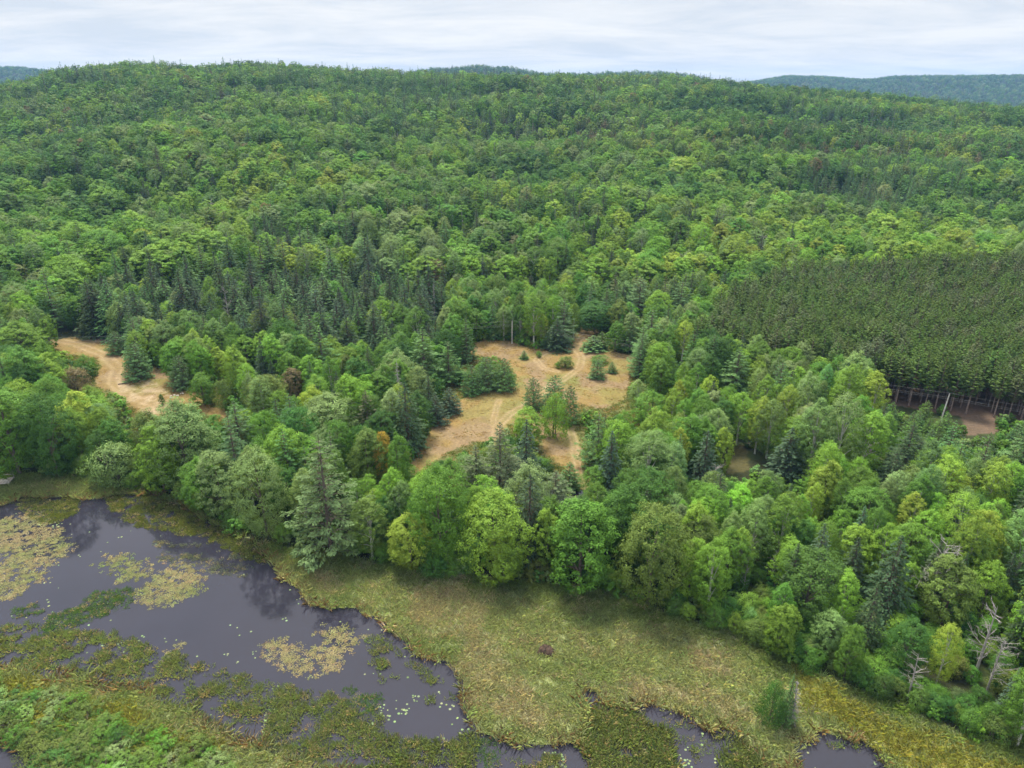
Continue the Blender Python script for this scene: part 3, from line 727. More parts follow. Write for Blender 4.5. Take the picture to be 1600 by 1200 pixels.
def marsh_col(X, Y):
    n = fbm(X / 3.0, Y / 3.0, 15, 4)
    c = np.zeros(X.shape + (3,)) + np.array([0.185, 0.205, 0.095])
    c = lerp3(c, (0.24, 0.215, 0.125), _tan * 0.7 + (_str - 0.58) * 1.5)
    c = lerp3(c, (0.18, 0.175, 0.045), _yel * 0.8)
    c = lerp3(c, (0.035, 0.026, 0.018), smooth(_wb * 2.2))
    return c * (0.85 + 0.3 * n)[..., None]
_mk = blur(_mar.astype(float), 2) > 0.05
marsh = meshobj('marsh', grid_mesh('marsh', mx_, my_, marsh_z, marsh_col, lambda X, Y: _mk), None, 'structure')
wme = mesh_np('water', [(-420, 20, -0.06), (260, 20, -0.06), (260, 172, -0.06), (-420, 172, -0.06)], [np.array([[0, 1, 2, 3]])], [M_WATER])
meshobj('water', wme, None, 'structure')

# ------------------------------------------------------------------ plants placed one by one: kind, u, v top, v foot, width, colour, shape, where it stands
HAND = [
 ('broadleaf', 32, 600, 742, 105, 'green', 0, 'large mid green broadleaf tree at the far left of the pond shore'),
 ('broadleaf', 92, 612, 745, 80, 'deep', 1, 'dark green broadleaf tree second along the pond shore from the far left'),
 ('shrub', 185, 690, 758, 76, 'silver', 0, 'grey green shrub by the shore left of the bright drooping tree'),
 ('broadleaf', 258, 662, 770, 62, 'bright', 2, 'bright green narrow tree drooping to the water below the dirt clearing'),
 ('broadleaf', 297, 622, 756, 110, 'silver', 3, 'wide pale green broadleaf crown in front of the dirt clearing'),
 ('white_pine', 380, 626, 722, 66, 'wpine', 0, 'dark blue green pine right of the dirt clearing tip'),
 ('broadleaf', 350, 702, 802, 72, 'silver', 4, 'silvery green maple overhanging the brown water'),
 ('broadleaf', 418, 698, 838, 88, 'silver', 1, 'silvery green broadleaf tree left of the big white pine'),
 ('white_pine', 518, 678, 862, 122, 'bigpine', 2, 'biggest white pine, grey green plumes, on the shore hedge'),
 ('broadleaf', 578, 662, 770, 66, 'olive', 2, 'olive brown broadleaf tree behind the big white pine'),
 ('broadleaf', 603, 672, 765, 30, 'gold', 4, 'slim orange leaved tree touching the olive broadleaf tree'),
 ('broadleaf', 625, 675, 772, 46, 'green', 0, 'green broadleaf tree right of the orange leaved tree'),
 ('broadleaf', 643, 800, 886, 78, 'lime', 3, 'yellow green maple with plumed crown at the hedge foot'),
 ('aspen', 582, 778, 872, 58, 'olive', 1, 'leaning olive green aspen between big pine and yellow green maple'),
 ('broadleaf', 690, 722, 880, 100, 'green', 1, 'tall deep green broadleaf tree below the meadow corner'),
 ('broadleaf', 775, 764, 900, 112, 'bright', 3, 'wide yellow green broadleaf crown in the middle of the hedge'),
 ('broadleaf', 787, 830, 908, 58, 'lime', 0, 'small bright maple in front of the wide yellow green crown'),
 ('broadleaf', 905, 778, 918, 112, 'green', 4, 'large green broadleaf tree in the hedge below the ploughed strip'),
 ('broadleaf', 855, 790, 895, 48, 'bright', 2, 'narrow yellow green tree left of the large hedge broadleaf'),
 ('broadleaf', 1012, 785, 945, 112, 'olive', 1, 'large olive green broadleaf tree at the hedge, front of the feathery aspen'),
 ('white_pine', 745, 695, 778, 56, 'greyneedle', 1, 'grey green pine, left one of the trio below the meadow'),
 ('white_pine', 782, 658, 788, 84, 'greyneedle', 3, 'tallest grey green pine of the trio below the meadow'),
 ('spruce', 822, 655, 756, 48, 'blue', 0, 'dark spruce, right one of the trio below the meadow'),
 ('white_pine', 867, 735, 806, 64, 'greyneedle', 0, 'grey green pine with brown lower limbs above the hedge'),
 ('young_pine', 889, 722, 764, 32, 'pine', 0, 'small dark pine at the foot of the ploughed strip'),
 ('broadleaf', 929, 728, 778, 44, 'green', 3, 'small green tree right of the ploughed strip foot'),
 ('spruce', 951, 672, 776, 42, 'blue', 1, 'dark blue spruce in front of the rounded bright tree'),
 ('broadleaf', 960, 654, 742, 62, 'bright', 1, 'rounded bright green tree behind the dark blue spruce'),
 ('aspen', 1010, 672, 784, 86, 'greyg', 2, 'feathery grey green aspen with pale stems'),
 ('spruce', 1097, 672, 758, 48, 'blue', 2, 'slim blue grey spruce beside the yellow green saplings'),
 ('broadleaf', 1126, 664, 745, 34, 'lime', 2, 'yellow green sapling stack right of the blue grey spruce'),
 ('broadleaf', 828, 636, 700, 56, 'bright', 0, 'light green rounded tree left of the ploughed strip'),
 ('shrub', 866, 612, 682, 52, 'bright', 1, 'pale leaved broadleaf tree hanging over the ploughed strip'),
 ('bush_pine', 833, 590, 638, 36, 'pine', 1, 'green pine, left one of the clump in the meadow middle'),
 ('bush_pine', 866, 587, 645, 42, 'wpine', 0, 'dark rounded bush pine, top one of the clump in the meadow middle'),
 ('bush_pine', 890, 603, 662, 34, 'pine', 1, 'narrow conifer on the right of the meadow middle clump'),
 ('bush_pine', 933, 561, 591, 28, 'wpine', 0, 'round blue green bush pine alone on the meadow'),
 ('young_pine', 956, 565, 582, 14, 'pine', 0, 'tiny dark conifer right of the round bush pine'),
 ('spruce', 870, 497, 545, 40, 'spruce', 0, 'dark conical spruce standing at the meadow back edge'),
 ('shrub', 937, 555, 567, 36, 'green', 1, 'low spreading shrub beside the track on the meadow'),
 ('shrub', 884, 556, 574, 26, 'olive', 2, 'loose olive shrub in the bend of the meadow track'),
 ('shrub', 872, 564, 575, 14, 'green', 3, 'small round shrub left of the loose olive shrub'),
 ('young_pine', 819, 547, 561, 12, 'pine', 2, 'small conifer seedling in front of the meadow pole'),
 ('shrub', 842, 548, 558, 11, 'green', 0, 'tiny shrub right of the conifer seedling'),
 ('bush_pine', 788, 560, 609, 40, 'pine', 1, 'rounded dark green tree, right end of the meadow left clump'),
 ('bush_pine', 760, 558, 608, 42, 'wpine', 0, 'dark pine, middle of the meadow left clump'),
 ('bush_pine', 738, 570, 615, 36, 'pine', 1, 'dark pine, left end of the meadow left clump'),
 ('white_pine', 664, 510, 605, 56, 'pine', 1, 'tall green pine at the left side of the meadow'),
 ('white_pine', 702, 530, 600, 40, 'pine', 2, 'shorter green pine right of the tall meadow pine'),
 ('spruce', 638, 596, 705, 56, 'spruce', 2, 'dark spruce below the grey dead spire'),
 ('young_pine', 682, 615, 662, 30, 'blue', 0, 'small blue green conifer at the meadow left edge'),
 ('young_pine', 703, 605, 645, 32, 'blue', 2, 'blue green conifer above the small one at the meadow left edge'),
 ('white_pine', 507, 511, 598, 52, 'pine', 3, 'bright green pine with pale tips left of the dark spruces'),
 ('spruce', 415, 528, 598, 26, 'blue', 1, 'slim blue spruce between the rounded maple and olive shrubs'),
 ('spruce', 428, 562, 605, 22, 'blue', 3, 'small blue spruce at the foot of the slim blue spruce'),
 ('broadleaf', 388, 523, 572, 42, 'bright', 3, 'rounded bright maple left of the slim blue spruce'),
 ('broadleaf', 348, 540, 590, 34, 'lime', 2, 'yellow green tree left of the rounded bright maple'),
 ('broadleaf', 462, 574, 632, 38, 'rust', 4, 'grey brown half bare tree in the left thicket'),
 ('broadleaf', 517, 612, 695, 92, 'silver', 3, 'wide light green crown behind the big white pine'),
 ('bush_pine', 218, 536, 592, 44, 'wpine', 0, 'blue green bushy pine beside the dirt track bend'),
 ('bush_pine', 184, 518, 552, 32, 'wpine', 1, 'dark pine at the back edge of the dirt clearing'),
 ('broadleaf', 252, 530, 574, 26, 'bright', 0, 'light green sapling right of the bushy pine'),
 ('bush_pine', 287, 555, 607, 40, 'wpine', 1, 'dark rounded pine at the right edge of the dirt clearing'),
 ('shrub', 322, 580, 632, 44, 'green', 2, 'tall green shrub right of the dirt clearing'),
 ('shrub', 355, 588, 637, 42, 'olive', 3, 'tall olive shrub right of the dirt clearing'),
 ('shrub', 137, 553, 584, 32, 'green', 1, 'rounded bush inside the bend of the dirt track'),
 ('broadleaf', 40, 500, 566, 76, 'bright', 3, 'bright rounded maple left of the dirt clearing'),
 ('shrub', 122, 572, 618, 48, 'rust', 0, 'brown sparse shrub on the left rim of the dirt clearing'),
 ('shrub', 254, 614, 632, 11, 'deep', 3, 'tiny dark shrub on the bare sand of the dirt clearing'),
 ('white_pine', 1147, 544, 618, 56, 'pine', 0, 'rounded dull green pine in front of the plantation corner'),
 ('broadleaf', 1106, 550, 622, 44, 'deep', 0, 'dark green tree left of the rounded dull pine'),
 ('broadleaf', 1030, 556, 625, 40, 'green', 2, 'green tree at the meadow right edge left of the second pole'),
 ('broadleaf', 1016, 610, 672, 64, 'green', 3, 'wide green tree below the meadow right corner'),
 ('aspen', 1150, 610, 695, 46, 'bright', 0, 'pale green aspen left end of the aspen row'),
 ('aspen', 1187, 585, 668, 36, 'bright', 1, 'bright aspen second in the aspen row'),
 ('aspen', 1224, 600, 680, 36, 'lime', 2, 'yellow tipped aspen third in the aspen row'),
 ('aspen', 1262, 618, 745, 66, 'greyg', 0, 'tall grey green aspen on the left of the big grove'),
 ('aspen', 1302, 612, 752, 70, 'silver', 2, 'tall aspen in the middle of the big grove'),
 ('aspen', 1342, 640, 750, 62, 'bright', 1, 'tall aspen on the right of the big grove'),
 ('aspen', 1312, 568, 680, 60, 'bright', 3, 'light green aspen at the back of the big grove, tallest top'),
 ('aspen', 1354, 580, 675, 46, 'lime', 1, 'light green aspen at the back right of the big grove'),
 ('spruce', 1226, 668, 745, 56, 'blue', 0, 'pale tipped spruce in front of the big aspen grove'),
 ('white_pine', 1408, 660, 748, 60, 'spruce', 1, 'dark spiky pine right of the big aspen grove'),
 ('spruce', 1386, 704, 775, 50, 'spruce', 2, 'dark spruce at the right foot of the big aspen grove'),
 ('spruce', 1268, 818, 925, 50, 'blue', 0, 'left dark layered spruce of three on the right slope'),
 ('spruce', 1322, 838, 935, 44, 'spruce', 1, 'middle dark layered spruce of three on the right slope'),
 ('spruce', 1378, 835, 965, 72, 'spruce', 2, 'widest dark layered spruce of three on the right slope'),
 ('broadleaf', 1468, 866, 985, 86, 'olive', 2, 'olive green tree with gold tips on the right slope'),
 ('broadleaf', 1530, 876, 965, 60, 'bright', 3, 'bright green tree right of the olive gold tree'),
 ('broadleaf', 1318, 975, 1060, 48, 'green', 0, 'green tree near the yellow grass margin'),
 ('aspen', 1462, 972, 1070, 46, 'lime', 2, 'pale yellow green aspen above the bare dead tree'),
 ('broadleaf', 1410, 968, 1050, 66, 'deep', 1, 'wide dark green tree left of the pale yellow aspen'),
 ('spruce', 1226, 1052, 1130, 26, 'pine', 3, 'narrow green cedar touching the dead grey spruce'),
 ('shrub', 1203, 1064, 1130, 40, 'deep', 1, 'dark shrub left of the narrow cedar on the marsh'),
 ('white_pine', 997, 430, 500, 48, 'wpine', 0, 'dark layered pine behind the meadow top track'),
 ('white_pine', 1061, 437, 500, 44, 'wpine', 2, 'dark layered pine at the plantation far corner'),
 ('broadleaf', 928, 468, 518, 62, 'deep', 3, 'dark rounded tree behind the meadow track mouth'),
 ('young_pine', 927, 524, 547, 32, 'pine', 3, 'low pine thicket right of the track mouth'),
]
DEADHAND = [(2, 1236, 1062, 1133, 28, 'dead grey spruce on the marsh beside a green cedar'), (0, 1418, 1022, 1092, 50, 'bare white dead tree leaning over the shrub belt'),
            (1, 1540, 1000, 1085, 66, 'bare grey dead tree with a wide fan of twigs'), (3, 517, 384, 445, 18, 'tall grey dead spire above the dark spruces'),
            (0, 361, 448, 520, 26, 'pale forked dead tree among the dark spruces'), (3, 627, 560, 668, 22, 'grey dead spire left of the tall meadow pine'),
            (1, 336, 312, 350, 26, 'pale bare tree on the lower hillside'), (3, 680, 440, 510, 14, 'thin grey dead spire near the meadow back edge'),
            (1, 1205, 868, 905, 30, 'grey bare tree above the shrub belt'), (0, 1160, 870, 930, 26, 'thin pale dead trunks in the shrub belt')]
placed = []          # x, y, crown radius, individual?, kind, label landmark
def place_px(u, vt, vb):
    x, y = at(u, vb)
    if vb > 455: h = height_for(y, vt)
    else:
        z = float(terr(x, y)); h = height_for(y, vt) - z
    return x, y, max(0.6, h)
for kind, u, vt, vb, wpx, tn, var, lab in HAND:
    x, y, h = place_px(u, vt, vb)
    f = proj(np.array(x), np.array(y), np.array(h * .55))[2]
    rad_m = wpx / 2 / (F / float(f))
    p = PROTO[kind][var % len(PROTO[kind])]
    wide = np.clip(rad_m / (p['rad'] * h / p['h']), 0.45, 2.6)
    if kind in ('spruce', 'young_pine') or (kind == 'white_pine' and wpx < 70): wide = min(wide * 1.25, 2.8)
    plant(kind, x, y, h, float(wide), tint_of(tn, rng, 0.06), var, rng.uniform(0, 6.28), lab)
    placed.append((x, y, rad_m, kind, lab, h))
for k, u, vt, vb, wpx, lab in DEADHAND:
    x, y, h = place_px(u, vt, vb)
    d = DEAD[k]; s = h / d['h']
    f = proj(np.array(x), np.array(y), np.array(h * .55))[2]
    w = np.clip(wpx / 2 / (F / float(f)) / (1.6 if d['cone'] else 3.0) / s, 0.5, 2.0)
    e = empty('dead_tree', (x, y, float(terr(x, y))), lab, 'tree', None, rng.uniform(0, 6.28), (s * w, s * w, s))
    meshobj('trunk', d['trunk'], e); meshobj('branches', d['branches'], e, 'stuff')
    placed.append((x, y, wpx / 2 / (F / float(f)), 'dead', lab, h))

# ------------------------------------------------------------------ the rest of the forest
def scatter(x0, x1, y0, y1, s):
    nx, ny = int((x1 - x0) / s), int((y1 - y0) / s)
    gx, gy = np.meshgrid(np.arange(nx), np.arange(ny))
    x = x0 + (gx + 0.5 * (gy % 2) + rng.uniform(-0.38, 0.38, gx.shape) + .5) * s
    y = y0 + (gy + rng.uniform(-0.38, 0.38, gx.shape) + .5) * s * 0.92
    return x.ravel(), y.ravel()
def frame_cut(x, y, m=170):
    u, v, f = proj(x, y, terr(x, y) + 8)
    return (u > -m) & (u < 1600 + m) & (v < 1420) & (f > 20)
SPZ = [(130, 440), (200, 425), (420, 400), (560, 405), (640, 430), (700, 480), (700, 545), (560, 560), (380, 530), (200, 520), (130, 510)]
BAND = [(850, 385), (1100, 350), (1400, 338), (1640, 365), (1640, 425), (1200, 412), (1090, 455), (880, 445)]
TINTZ = {'broadleaf': [(BAND, ['bright', 'lime', 'bright', 'green'], .75), ([(-100, 290), (300, 300), (430, 385), (300, 430), (-100, 400)], ['bright', 'green'], .5), ([(560, 320), (900, 300), (1000, 330), (640, 350)], ['deep', 'green'], .6)],
         'aspen': [(BAND, ['bright', 'silver', 'lime'], .8), ([(530, 345), (720, 345), (770, 415), (550, 415)], ['greyg', 'silver'], .9)]}
ALL = {k: [] for k in PARTS}
def zone_species(u, v, x, y):
    """cumulative choice tables for each point"""
    kinds = ['broadleaf', 'aspen', 'shrub', 'spruce', 'white_pine', 'red_pine', 'young_pine', 'dead']
    n = len(u)
    Wt = np.tile(np.array([.74, .18, .0, .03, .05, 0, 0, .004]), (n, 1))
    # patchy mixture in the wide forest
    cn = fbm(x / 90.0, y / 130.0, 301, 3)
    k = np.clip((cn - 0.58) * 9, 0, 1)[:, None]
    Wt = Wt * (1 - k) + np.array([.26, .06, 0, .27, .40, .0, 0, .01]) * k
    an = fbm(x / 70.0, y / 60.0, 305, 3)
    k = np.clip((an - 0.55) * 7, 0, 1)[:, None]
    Wt = Wt * (1 - k) + np.array([.25, .70, 0, .04, .02, 0, 0, .004]) * k
    r = np.hypot(x, y)
    k = np.clip((r - 800) / 400, 0, 1)[:, None] * 0.28
    Wt = Wt * (1 - k) + np.array([.35, .05, 0, .28, .32, 0, 0, .0]) * k
    def zone(poly, w, amt=1.0):
        q = inpoly(u, v, poly)
        Wt[q] = Wt[q] * (1 - amt) + np.array(w) * amt
    zone([(130, 440), (200, 425), (420, 405), (560, 410), (640, 430), (700, 480), (700, 545), (560, 560), (380, 530), (200, 520), (130, 510)], [.08, .08, 0, .70, .12, 0, 0, .015], .9)
    zone([(690, 400), (870, 400), (850, 520), (700, 530)], [.35, .6, 0, .03, 0, 0, .02, 0], .9)
    zone([(880, 430), (1090, 440), (1090, 560), (1000, 560), (900, 510)], [.30, .05, .05, .1, .35, 0, .15, 0], .9)
    zone([(1390, 640), (1650, 680), (1650, 780), (1400, 765)], [.05, .02, .03, .08, .12, 0, .70, 0], 1)
    zone([(1360, 590), (1700, 590), (1700, 690), (1360, 660)], [0, 0, .3, .0, .0, 0, .7, 0], 1)
    zone([(1040, 720), (1400, 740), (1700, 770), (1700, 880), (1250, 880), (1060, 860)], [.34, .50, .06, .06, .0, 0, .02, .02], .95)
    zone([(1050, 860), (1700, 870), (1700, 1300), (1050, 980)], [.36, .12, .24, .22, .03, 0, 0, .03], .9)
    zone([(400, 550), (700, 550), (650, 740), (400, 740)], [.44, .06, .20, .10, .08, 0, .12, .0], .9)
    zone([(-200, 560), (400, 600), (420, 800), (-200, 800)], [.62, .04, .24, .03, .07, 0, 0, .0], .9)
    zone([(640, 640), (1040, 640), (1060, 900), (640, 880)], [.56, .08, .12, .13, .09, 0, .02, .0], .9)
    zone([(1250, 262), (1380, 255), (1530, 275), (1530, 312), (1380, 325), (1240, 300)], [.12, .03, 0, .15, .70, 0, 0, 0], .9)
    zone([(900, 192), (1010, 190), (1340, 198), (1640, 235), (1640, 268), (1200, 242), (900, 236)], [.30, .1, 0, .1, .0, .48, 0, .02], .85)
    zone([(50, 243), (265, 250), (270, 288), (60, 292)], [.35, .0, 0, .25, .40, 0, 0, 0], .7)
    zone([(530, 345), (720, 345), (770, 415), (550, 415)], [.15, .82, 0, .03, .0, 0, 0, 0], .9)
    zone(BAND, [.58, .36, 0, .03, .02, 0, 0, .01], .85)
    zone([(500, 140), (760, 150), (740, 205), (520, 195)], [.3, .05, 0, .25, .40, 0, 0, .0], .8)
    zone([(900, 330), (1180, 330), (1180, 400), (900, 390)], [.25, .30, 0, .38, .02, 0, 0, .03], .7)
    cw = np.cumsum(Wt / Wt.sum(1, keepdims=True), 1)
    pick = (rng.uniform(0, 1, n)[:, None] > cw).sum(1)
    return np.array(kinds)[np.clip(pick, 0, 7)]
HT = {'broadleaf': (14.0, 2.4), 'aspen': (15, 2.2), 'shrub': (3.6, .9), 'spruce': (14.5, 3.0), 'white_pine': (17, 2.8), 'red_pine': (15, 1.6), 'young_pine': (6.5, 1.5), 'dead': (11, 2.5)}
TN = {'broadleaf': (['deep', 'green', 'silver', 'rust', 'olive', 'bright', 'lime'], [.21, .37, .09, .008, .05, .24, .032]), 'aspen': (['greyg', 'bright', 'silver', 'green', 'lime'], [.25, .30, .15, .24, .06]),
      'shrub': (['green', 'deep', 'olive', 'bright', 'silver'], [.4, .2, .15, .15, .1]), 'spruce': (['spruce', 'blue', 'pine'], [.55, .3, .15]), 'white_pine': (['wpine', 'pine', 'greyneedle'], [.55, .35, .1]),
      'red_pine': (['rpine', 'greyneedle', 'rust'], [.6, .2, .2]), 'young_pine': (['ypine', 'pine', 'wpine'], [.6, .3, .1]), 'dead': (['rust'], [1.0])}
def add_points(x, y, kinds, near):
    # height, tint
    for kd in set(kinds.tolist()):
        q = kinds == kd
        n = int(q.sum())
        m, sd = HT[kd]
        h = np.clip(rng.normal(m, sd * (1 if near else 1.25), n), m * .5, m * 1.5)
        if kd == 'spruce':
            uz, vz, _ = proj(x[q], y[q], h * .6)
            sz = inpoly(uz, vz, SPZ)
            h = np.where(sz, h * 1.25, h)
        names, pr = TN[kd]
        pr = np.array(pr) / sum(pr)
        if kd in ('broadleaf', 'aspen') and not near:               # stands of one kind: neighbours tend to share their green
            st = fbm(x[q] / 60.0 + 40 * len(kd), y[q] / 85.0, 333, 3) * .75 + rng.uniform(0, 1, n) * .25
            st = (np.argsort(np.argsort(st)) + .5) / n
            t = np.array(names)[np.clip((st[:, None] > np.cumsum(pr)).sum(1), 0, len(names) - 1)]
        else:
            pr = pr * np.array([0.0 if q_ == 'rust' and kd != 'red_pine' else 1.0 for q_ in names]) if kd != 'dead' else pr
            t = rng.choice(names, n, p=pr / pr.sum())
        if not near:                                               # stands seen as lighter or darker bands on the slope
            uq, vq, _ = proj(x[q], y[q], terr(x[q], y[q]) + h * .6)
            for poly, nms, pb in TINTZ.get(kd, ()):
                z = inpoly(uq, vq, poly) & (rng.uniform(0, 1, n) < pb)
                t = np.where(z, rng.choice(nms, n), t)
        w = rng.uniform(0.85, 1.2, n) if near else np.clip(rng.normal(1.0, .17, n), .65, 1.5) * (1.0 if near or kd not in ('broadleaf', 'aspen') else 1.3)
        if kd == 'spruce': w = w * np.where(sz, 1.55, 1.15)
        for i, (a, b) in enumerate(zip(x[q], y[q])):
            if kd == 'spruce' and sz[i] and rng.uniform() < .42: continue
            ALL[kd].append((a, b, h[i], w[i], t[i]))
# near belt: everything within about 300 m, tested against what must stay open to the eye
hx = np.array([p[0] for p in placed]); hy = np.array([p[1] for p in placed]); hr = np.array([p[2] for p in placed])
OPENX = [MARSH] + OPEN
def blocked(x, y, h, rad, tol=0.85):
    bad = np.zeros(len(x), bool)
    for fx, fz in ((0, 0), (0, .5), (0, tol), (-.9, .45), (.9, .45), (-.65, .75), (.65, .75), (0, .95)):
        u, v, _ = proj(x + fx * rad, y, h * fz)
        bad |= inany(u, v, OPEN)
    u, v, _ = proj(x, y, 0 * x)
    return bad | inpoly(u, v, MARSH)
NEAR_R = 330
def near_pass(s, kinds_fix=None, accept=None, crowd=0.62, hmul=1.0):
    x, y = scatter(-330, 300, 70, NEAR_R, s)
    k = frame_cut(x, y) & (np.hypot(x, y) < NEAR_R)
    u, v, _ = proj(x, y, 0 * x)
    k &= ~inpoly(u, v, PLANT)
    if accept is not None: k &= accept(x, y, u, v)
    x, y = x[k], y[k]
    uc, vc, _ = proj(x, y, 0 * x + 7)
    kinds = zone_species(uc, vc, x, y) if kinds_fix is None else np.full(len(x), kinds_fix)
    out_x, out_y, out_k = [], [], []
    for kd in set(kinds.tolist()):
        q = kinds == kd
        hm = HT[kd][0] * 1.02 * hmul; rd = {'broadleaf': 5.0, 'aspen': 3.6, 'shrub': 1.8, 'spruce': 2.2, 'white_pine': 3.6, 'red_pine': 2.2, 'young_pine': 2, 'dead': 2}[kd]
        xx, yy = x[q], y[q]
        ok = ~blocked(xx, yy, np.full(len(xx), hm), np.full(len(xx), rd))
        d = np.hypot(xx[:, None] - hx, yy[:, None] - hy)
        ok &= ~(d < (hr[None, :] * crowd + rd * 0.45)).any(1)
        # leave the hand placed plants in view: nothing tall right in front of them
        out_x.append(xx[ok]); out_y.append(yy[ok]); out_k.append(np.full(ok.sum(), kd))
    return np.concatenate(out_x), np.concatenate(out_y), np.concatenate(out_k)
POLES = [at(800, 537) + (9.0,), at(1062, 580) + (8.2,), at(1470, 657) + (8.6,)]
for px_, py_, ph_ in POLES: placed.append((px_, py_, 2.4, 'pole', 'pale utility pole', ph_))
hx = np.array([p[0] for p in placed]); hy = np.array([p[1] for p in placed]); hr = np.array([p[2] for p in placed])
UH = proj(hx, hy, np.array([p[5] for p in placed]) * .6)
def no_screen(x, y, hgt, rad, low=False):
    """True where a plant would hide most of a plant set by hand behind it"""
    u, v, f = proj(x, y, hgt * .75)
    u2, v2, _ = proj(x, y, hgt)
    bad = np.zeros(len(x), bool)
    for i in range(len(hx)):
        if placed[i][3] == 'dead' and low: continue
        hu, hv, hf = UH[0][i], UH[1][i], UH[2][i]
        wr = hr[i] * F / hf
        bad |= (f < hf - 1.0) & (np.abs(u - hu) < (wr * .7 + rad * F / f * .6)) & (v2 < hv + wr * 0.35) & (v > hv - 200) & (f > hf - 45)
    return bad
x, y, kk = near_pass(5.0)
hh = np.array([HT[q][0] for q in kk]); rr = np.array([3.4 if q in ('broadleaf', 'white_pine') else 2.2 for q in kk])
ns = no_screen(x, y, hh, rr)
add_points(x[~ns], y[~ns], kk[~ns], True)
# where a tall tree would hide one set by hand, and along every margin, low growth fills in
x, y, kk = near_pass(3.4, 'shrub', lambda x, y, u, v: (fbm(x / 15.0, y / 15.0, 411, 3) > 0.42) | ((u > 1100) & (v > 860)), crowd=0.5)
ns = no_screen(x, y, np.full(len(x), 3.6), np.full(len(x), 1.8), True)
add_points(x[~ns], y[~ns], kk[~ns], True)
ex, ey = np.array([at(u, v) for u, v in EDGE[1:-1]]).T
def along_edge(x, y, u, v):
    return seg_dist(x, y, list(zip(ex, ey))) < 4.5
x, y, kk = near_pass(2.3, 'shrub', along_edge, crowd=0.3)
add_points(x, y, kk, True)
# wide forest beyond
x, y = scatter(-1250, 1250, 150, 1520, 7.0)
r = np.hypot(x, y)
uz, vz, _ = proj(x, y, 0 * x)
k = frame_cut(x, y) & (r >= NEAR_R) & (r < 1480) & ~(inpoly(uz, vz, PLANT) & (r < 420))
k &= rng.uniform(0, 1, len(x)) < np.clip(1.0 - (r - 700) / 1800, .6, 1)
k &= fbm(x / 24.0, y / 20.0, 431, 3) > .25
x, y, r = x[k], y[k], r[k]
uc, vc, _ = proj(x, y, terr(x, y) + 9)
add_points(x, y, zone_species(uc, vc, x, y), False)
# plantation in straight rows
rowdir = np.array(at(1400, 612)) - np.array(at(1130, 578)); rowdir /= np.linalg.norm(rowdir)
rown = np.array([-rowdir[1], rowdir[0]])
o0 = np.array(at(1085, 572))
PLROWS = []
for i in range(-14, 42):
    for j in range(-4, 70):
        p = o0 + rowdir * (j * 3.7 + rng.normal(0, .35)) + rown * (i * 3.9 + 0.6 + rng.normal(0, .35))
        u, v, _ = proj(p[0], p[1], 0.0)
        if inpoly(u, v, PLANT) and u < 1720 and rng.uniform() > 0.06:
            PLROWS.append((p[0], p[1], np.clip(rng.normal(16.5, 1.5), 12, 21), rng.uniform(.9, 1.2), rng.choice(['rpine', 'rpine', 'rpine', 'rpine', 'greyneedle']), i, j))

def nth(k):
    base = ['first', 'second', 'third', 'fourth', 'fifth', 'sixth', 'seventh', 'eighth', 'ninth', 'tenth', 'eleventh', 'twelfth', 'thirteenth', 'fourteenth', 'fifteenth', 'sixteenth', 'seventeenth', 'eighteenth', 'nineteenth']
    tens = {20: 'twent', 30: 'thirt', 40: 'fort', 50: 'fift', 60: 'sixt', 70: 'sevent', 80: 'eight', 90: 'ninet'}
    if k >= 100: return 'hundred and ' + nth(k - 100) if k > 100 else 'hundredth'
    if k < 20: return base[k - 1]
    t, r_ = k // 10 * 10, k % 10
    return tens[t] + ('ieth' if r_ == 0 else 'y ' + base[r_ - 1])
# individuals: the 300 of a kind that show largest; the others grow as one mass per kind
placed = [p for p in placed if p[3] != 'pole']
import re
def short(t):
    t = t.split(',')[0]
    return re.split(r' (?:at|in|by|behind|below|right of|left of|beside|on|with|above|between|to|hanging|overhanging|touching|standing|inside|among|second along|near|leaning|alone|drooping|and|from) ', t)[0].strip()
_names = [short(p[4]) for p in placed]
LAND = [(p[0], p[1], q, p[5]) for p, q in zip(placed, _names) if _names.count(q) == 1 and len(q.split()) <= 6]
LAND += [(a[0], a[1], n_, 2.0) for n_, a in (('free standing meadow pole', at(800, 537)), ('leaning pole', at(1470, 657)), ('wooden platform', at(4, 757)), ('fallen log', at(193, 600)), ('marsh brush heap', at(853, 1020)),
         ('meadow track mouth', at(930, 515)), ('plantation near corner', at(1090, 572)), ('bare sand tip', at(350, 648)), ('lower meadow strip foot', at(905, 745)))]
print('LANDMARKS', len(LAND), [l[2] for l in LAND])
LU = proj(np.array([l[0] for l in LAND]), np.array([l[1] for l in LAND]), np.array([l[3] * .6 for l in LAND]))
SHORT = {}
for l in LAND: SHORT[l[2]] = l[2].split(',')[0]
CW = {'green': 'mid green', 'bright': 'bright green', 'lime': 'yellow green', 'deep': 'dark green', 'olive': 'olive', 'silver': 'silvery green', 'greyg': 'grey green', 'gold': 'golden', 'rust': 'brownish', 'spruce': 'dark', 'blue': 'bluish',
      'pine': 'green', 'wpine': 'blue green', 'rpine': 'olive', 'ypine': 'fresh green', 'greyneedle': 'grey green'}
KW = {'broadleaf': 'broadleaf tree', 'aspen': 'aspen', 'shrub': 'shrub', 'spruce': 'spruce', 'white_pine': 'pine', 'red_pine': 'thin topped pine', 'young_pine': 'young pine', 'dead': 'dead tree'}
GRP = {'broadleaf': 'broadleaf trees of the mixed forest', 'aspen': 'aspens of the mixed forest', 'shrub': 'shrubs under and along the trees', 'spruce': 'spruces of the mixed forest', 'white_pine': 'white pines of the mixed forest',
       'red_pine': 'pines of the plantation', 'young_pine': 'young pines on the clearings', 'dead': 'dead trees in the forest'}
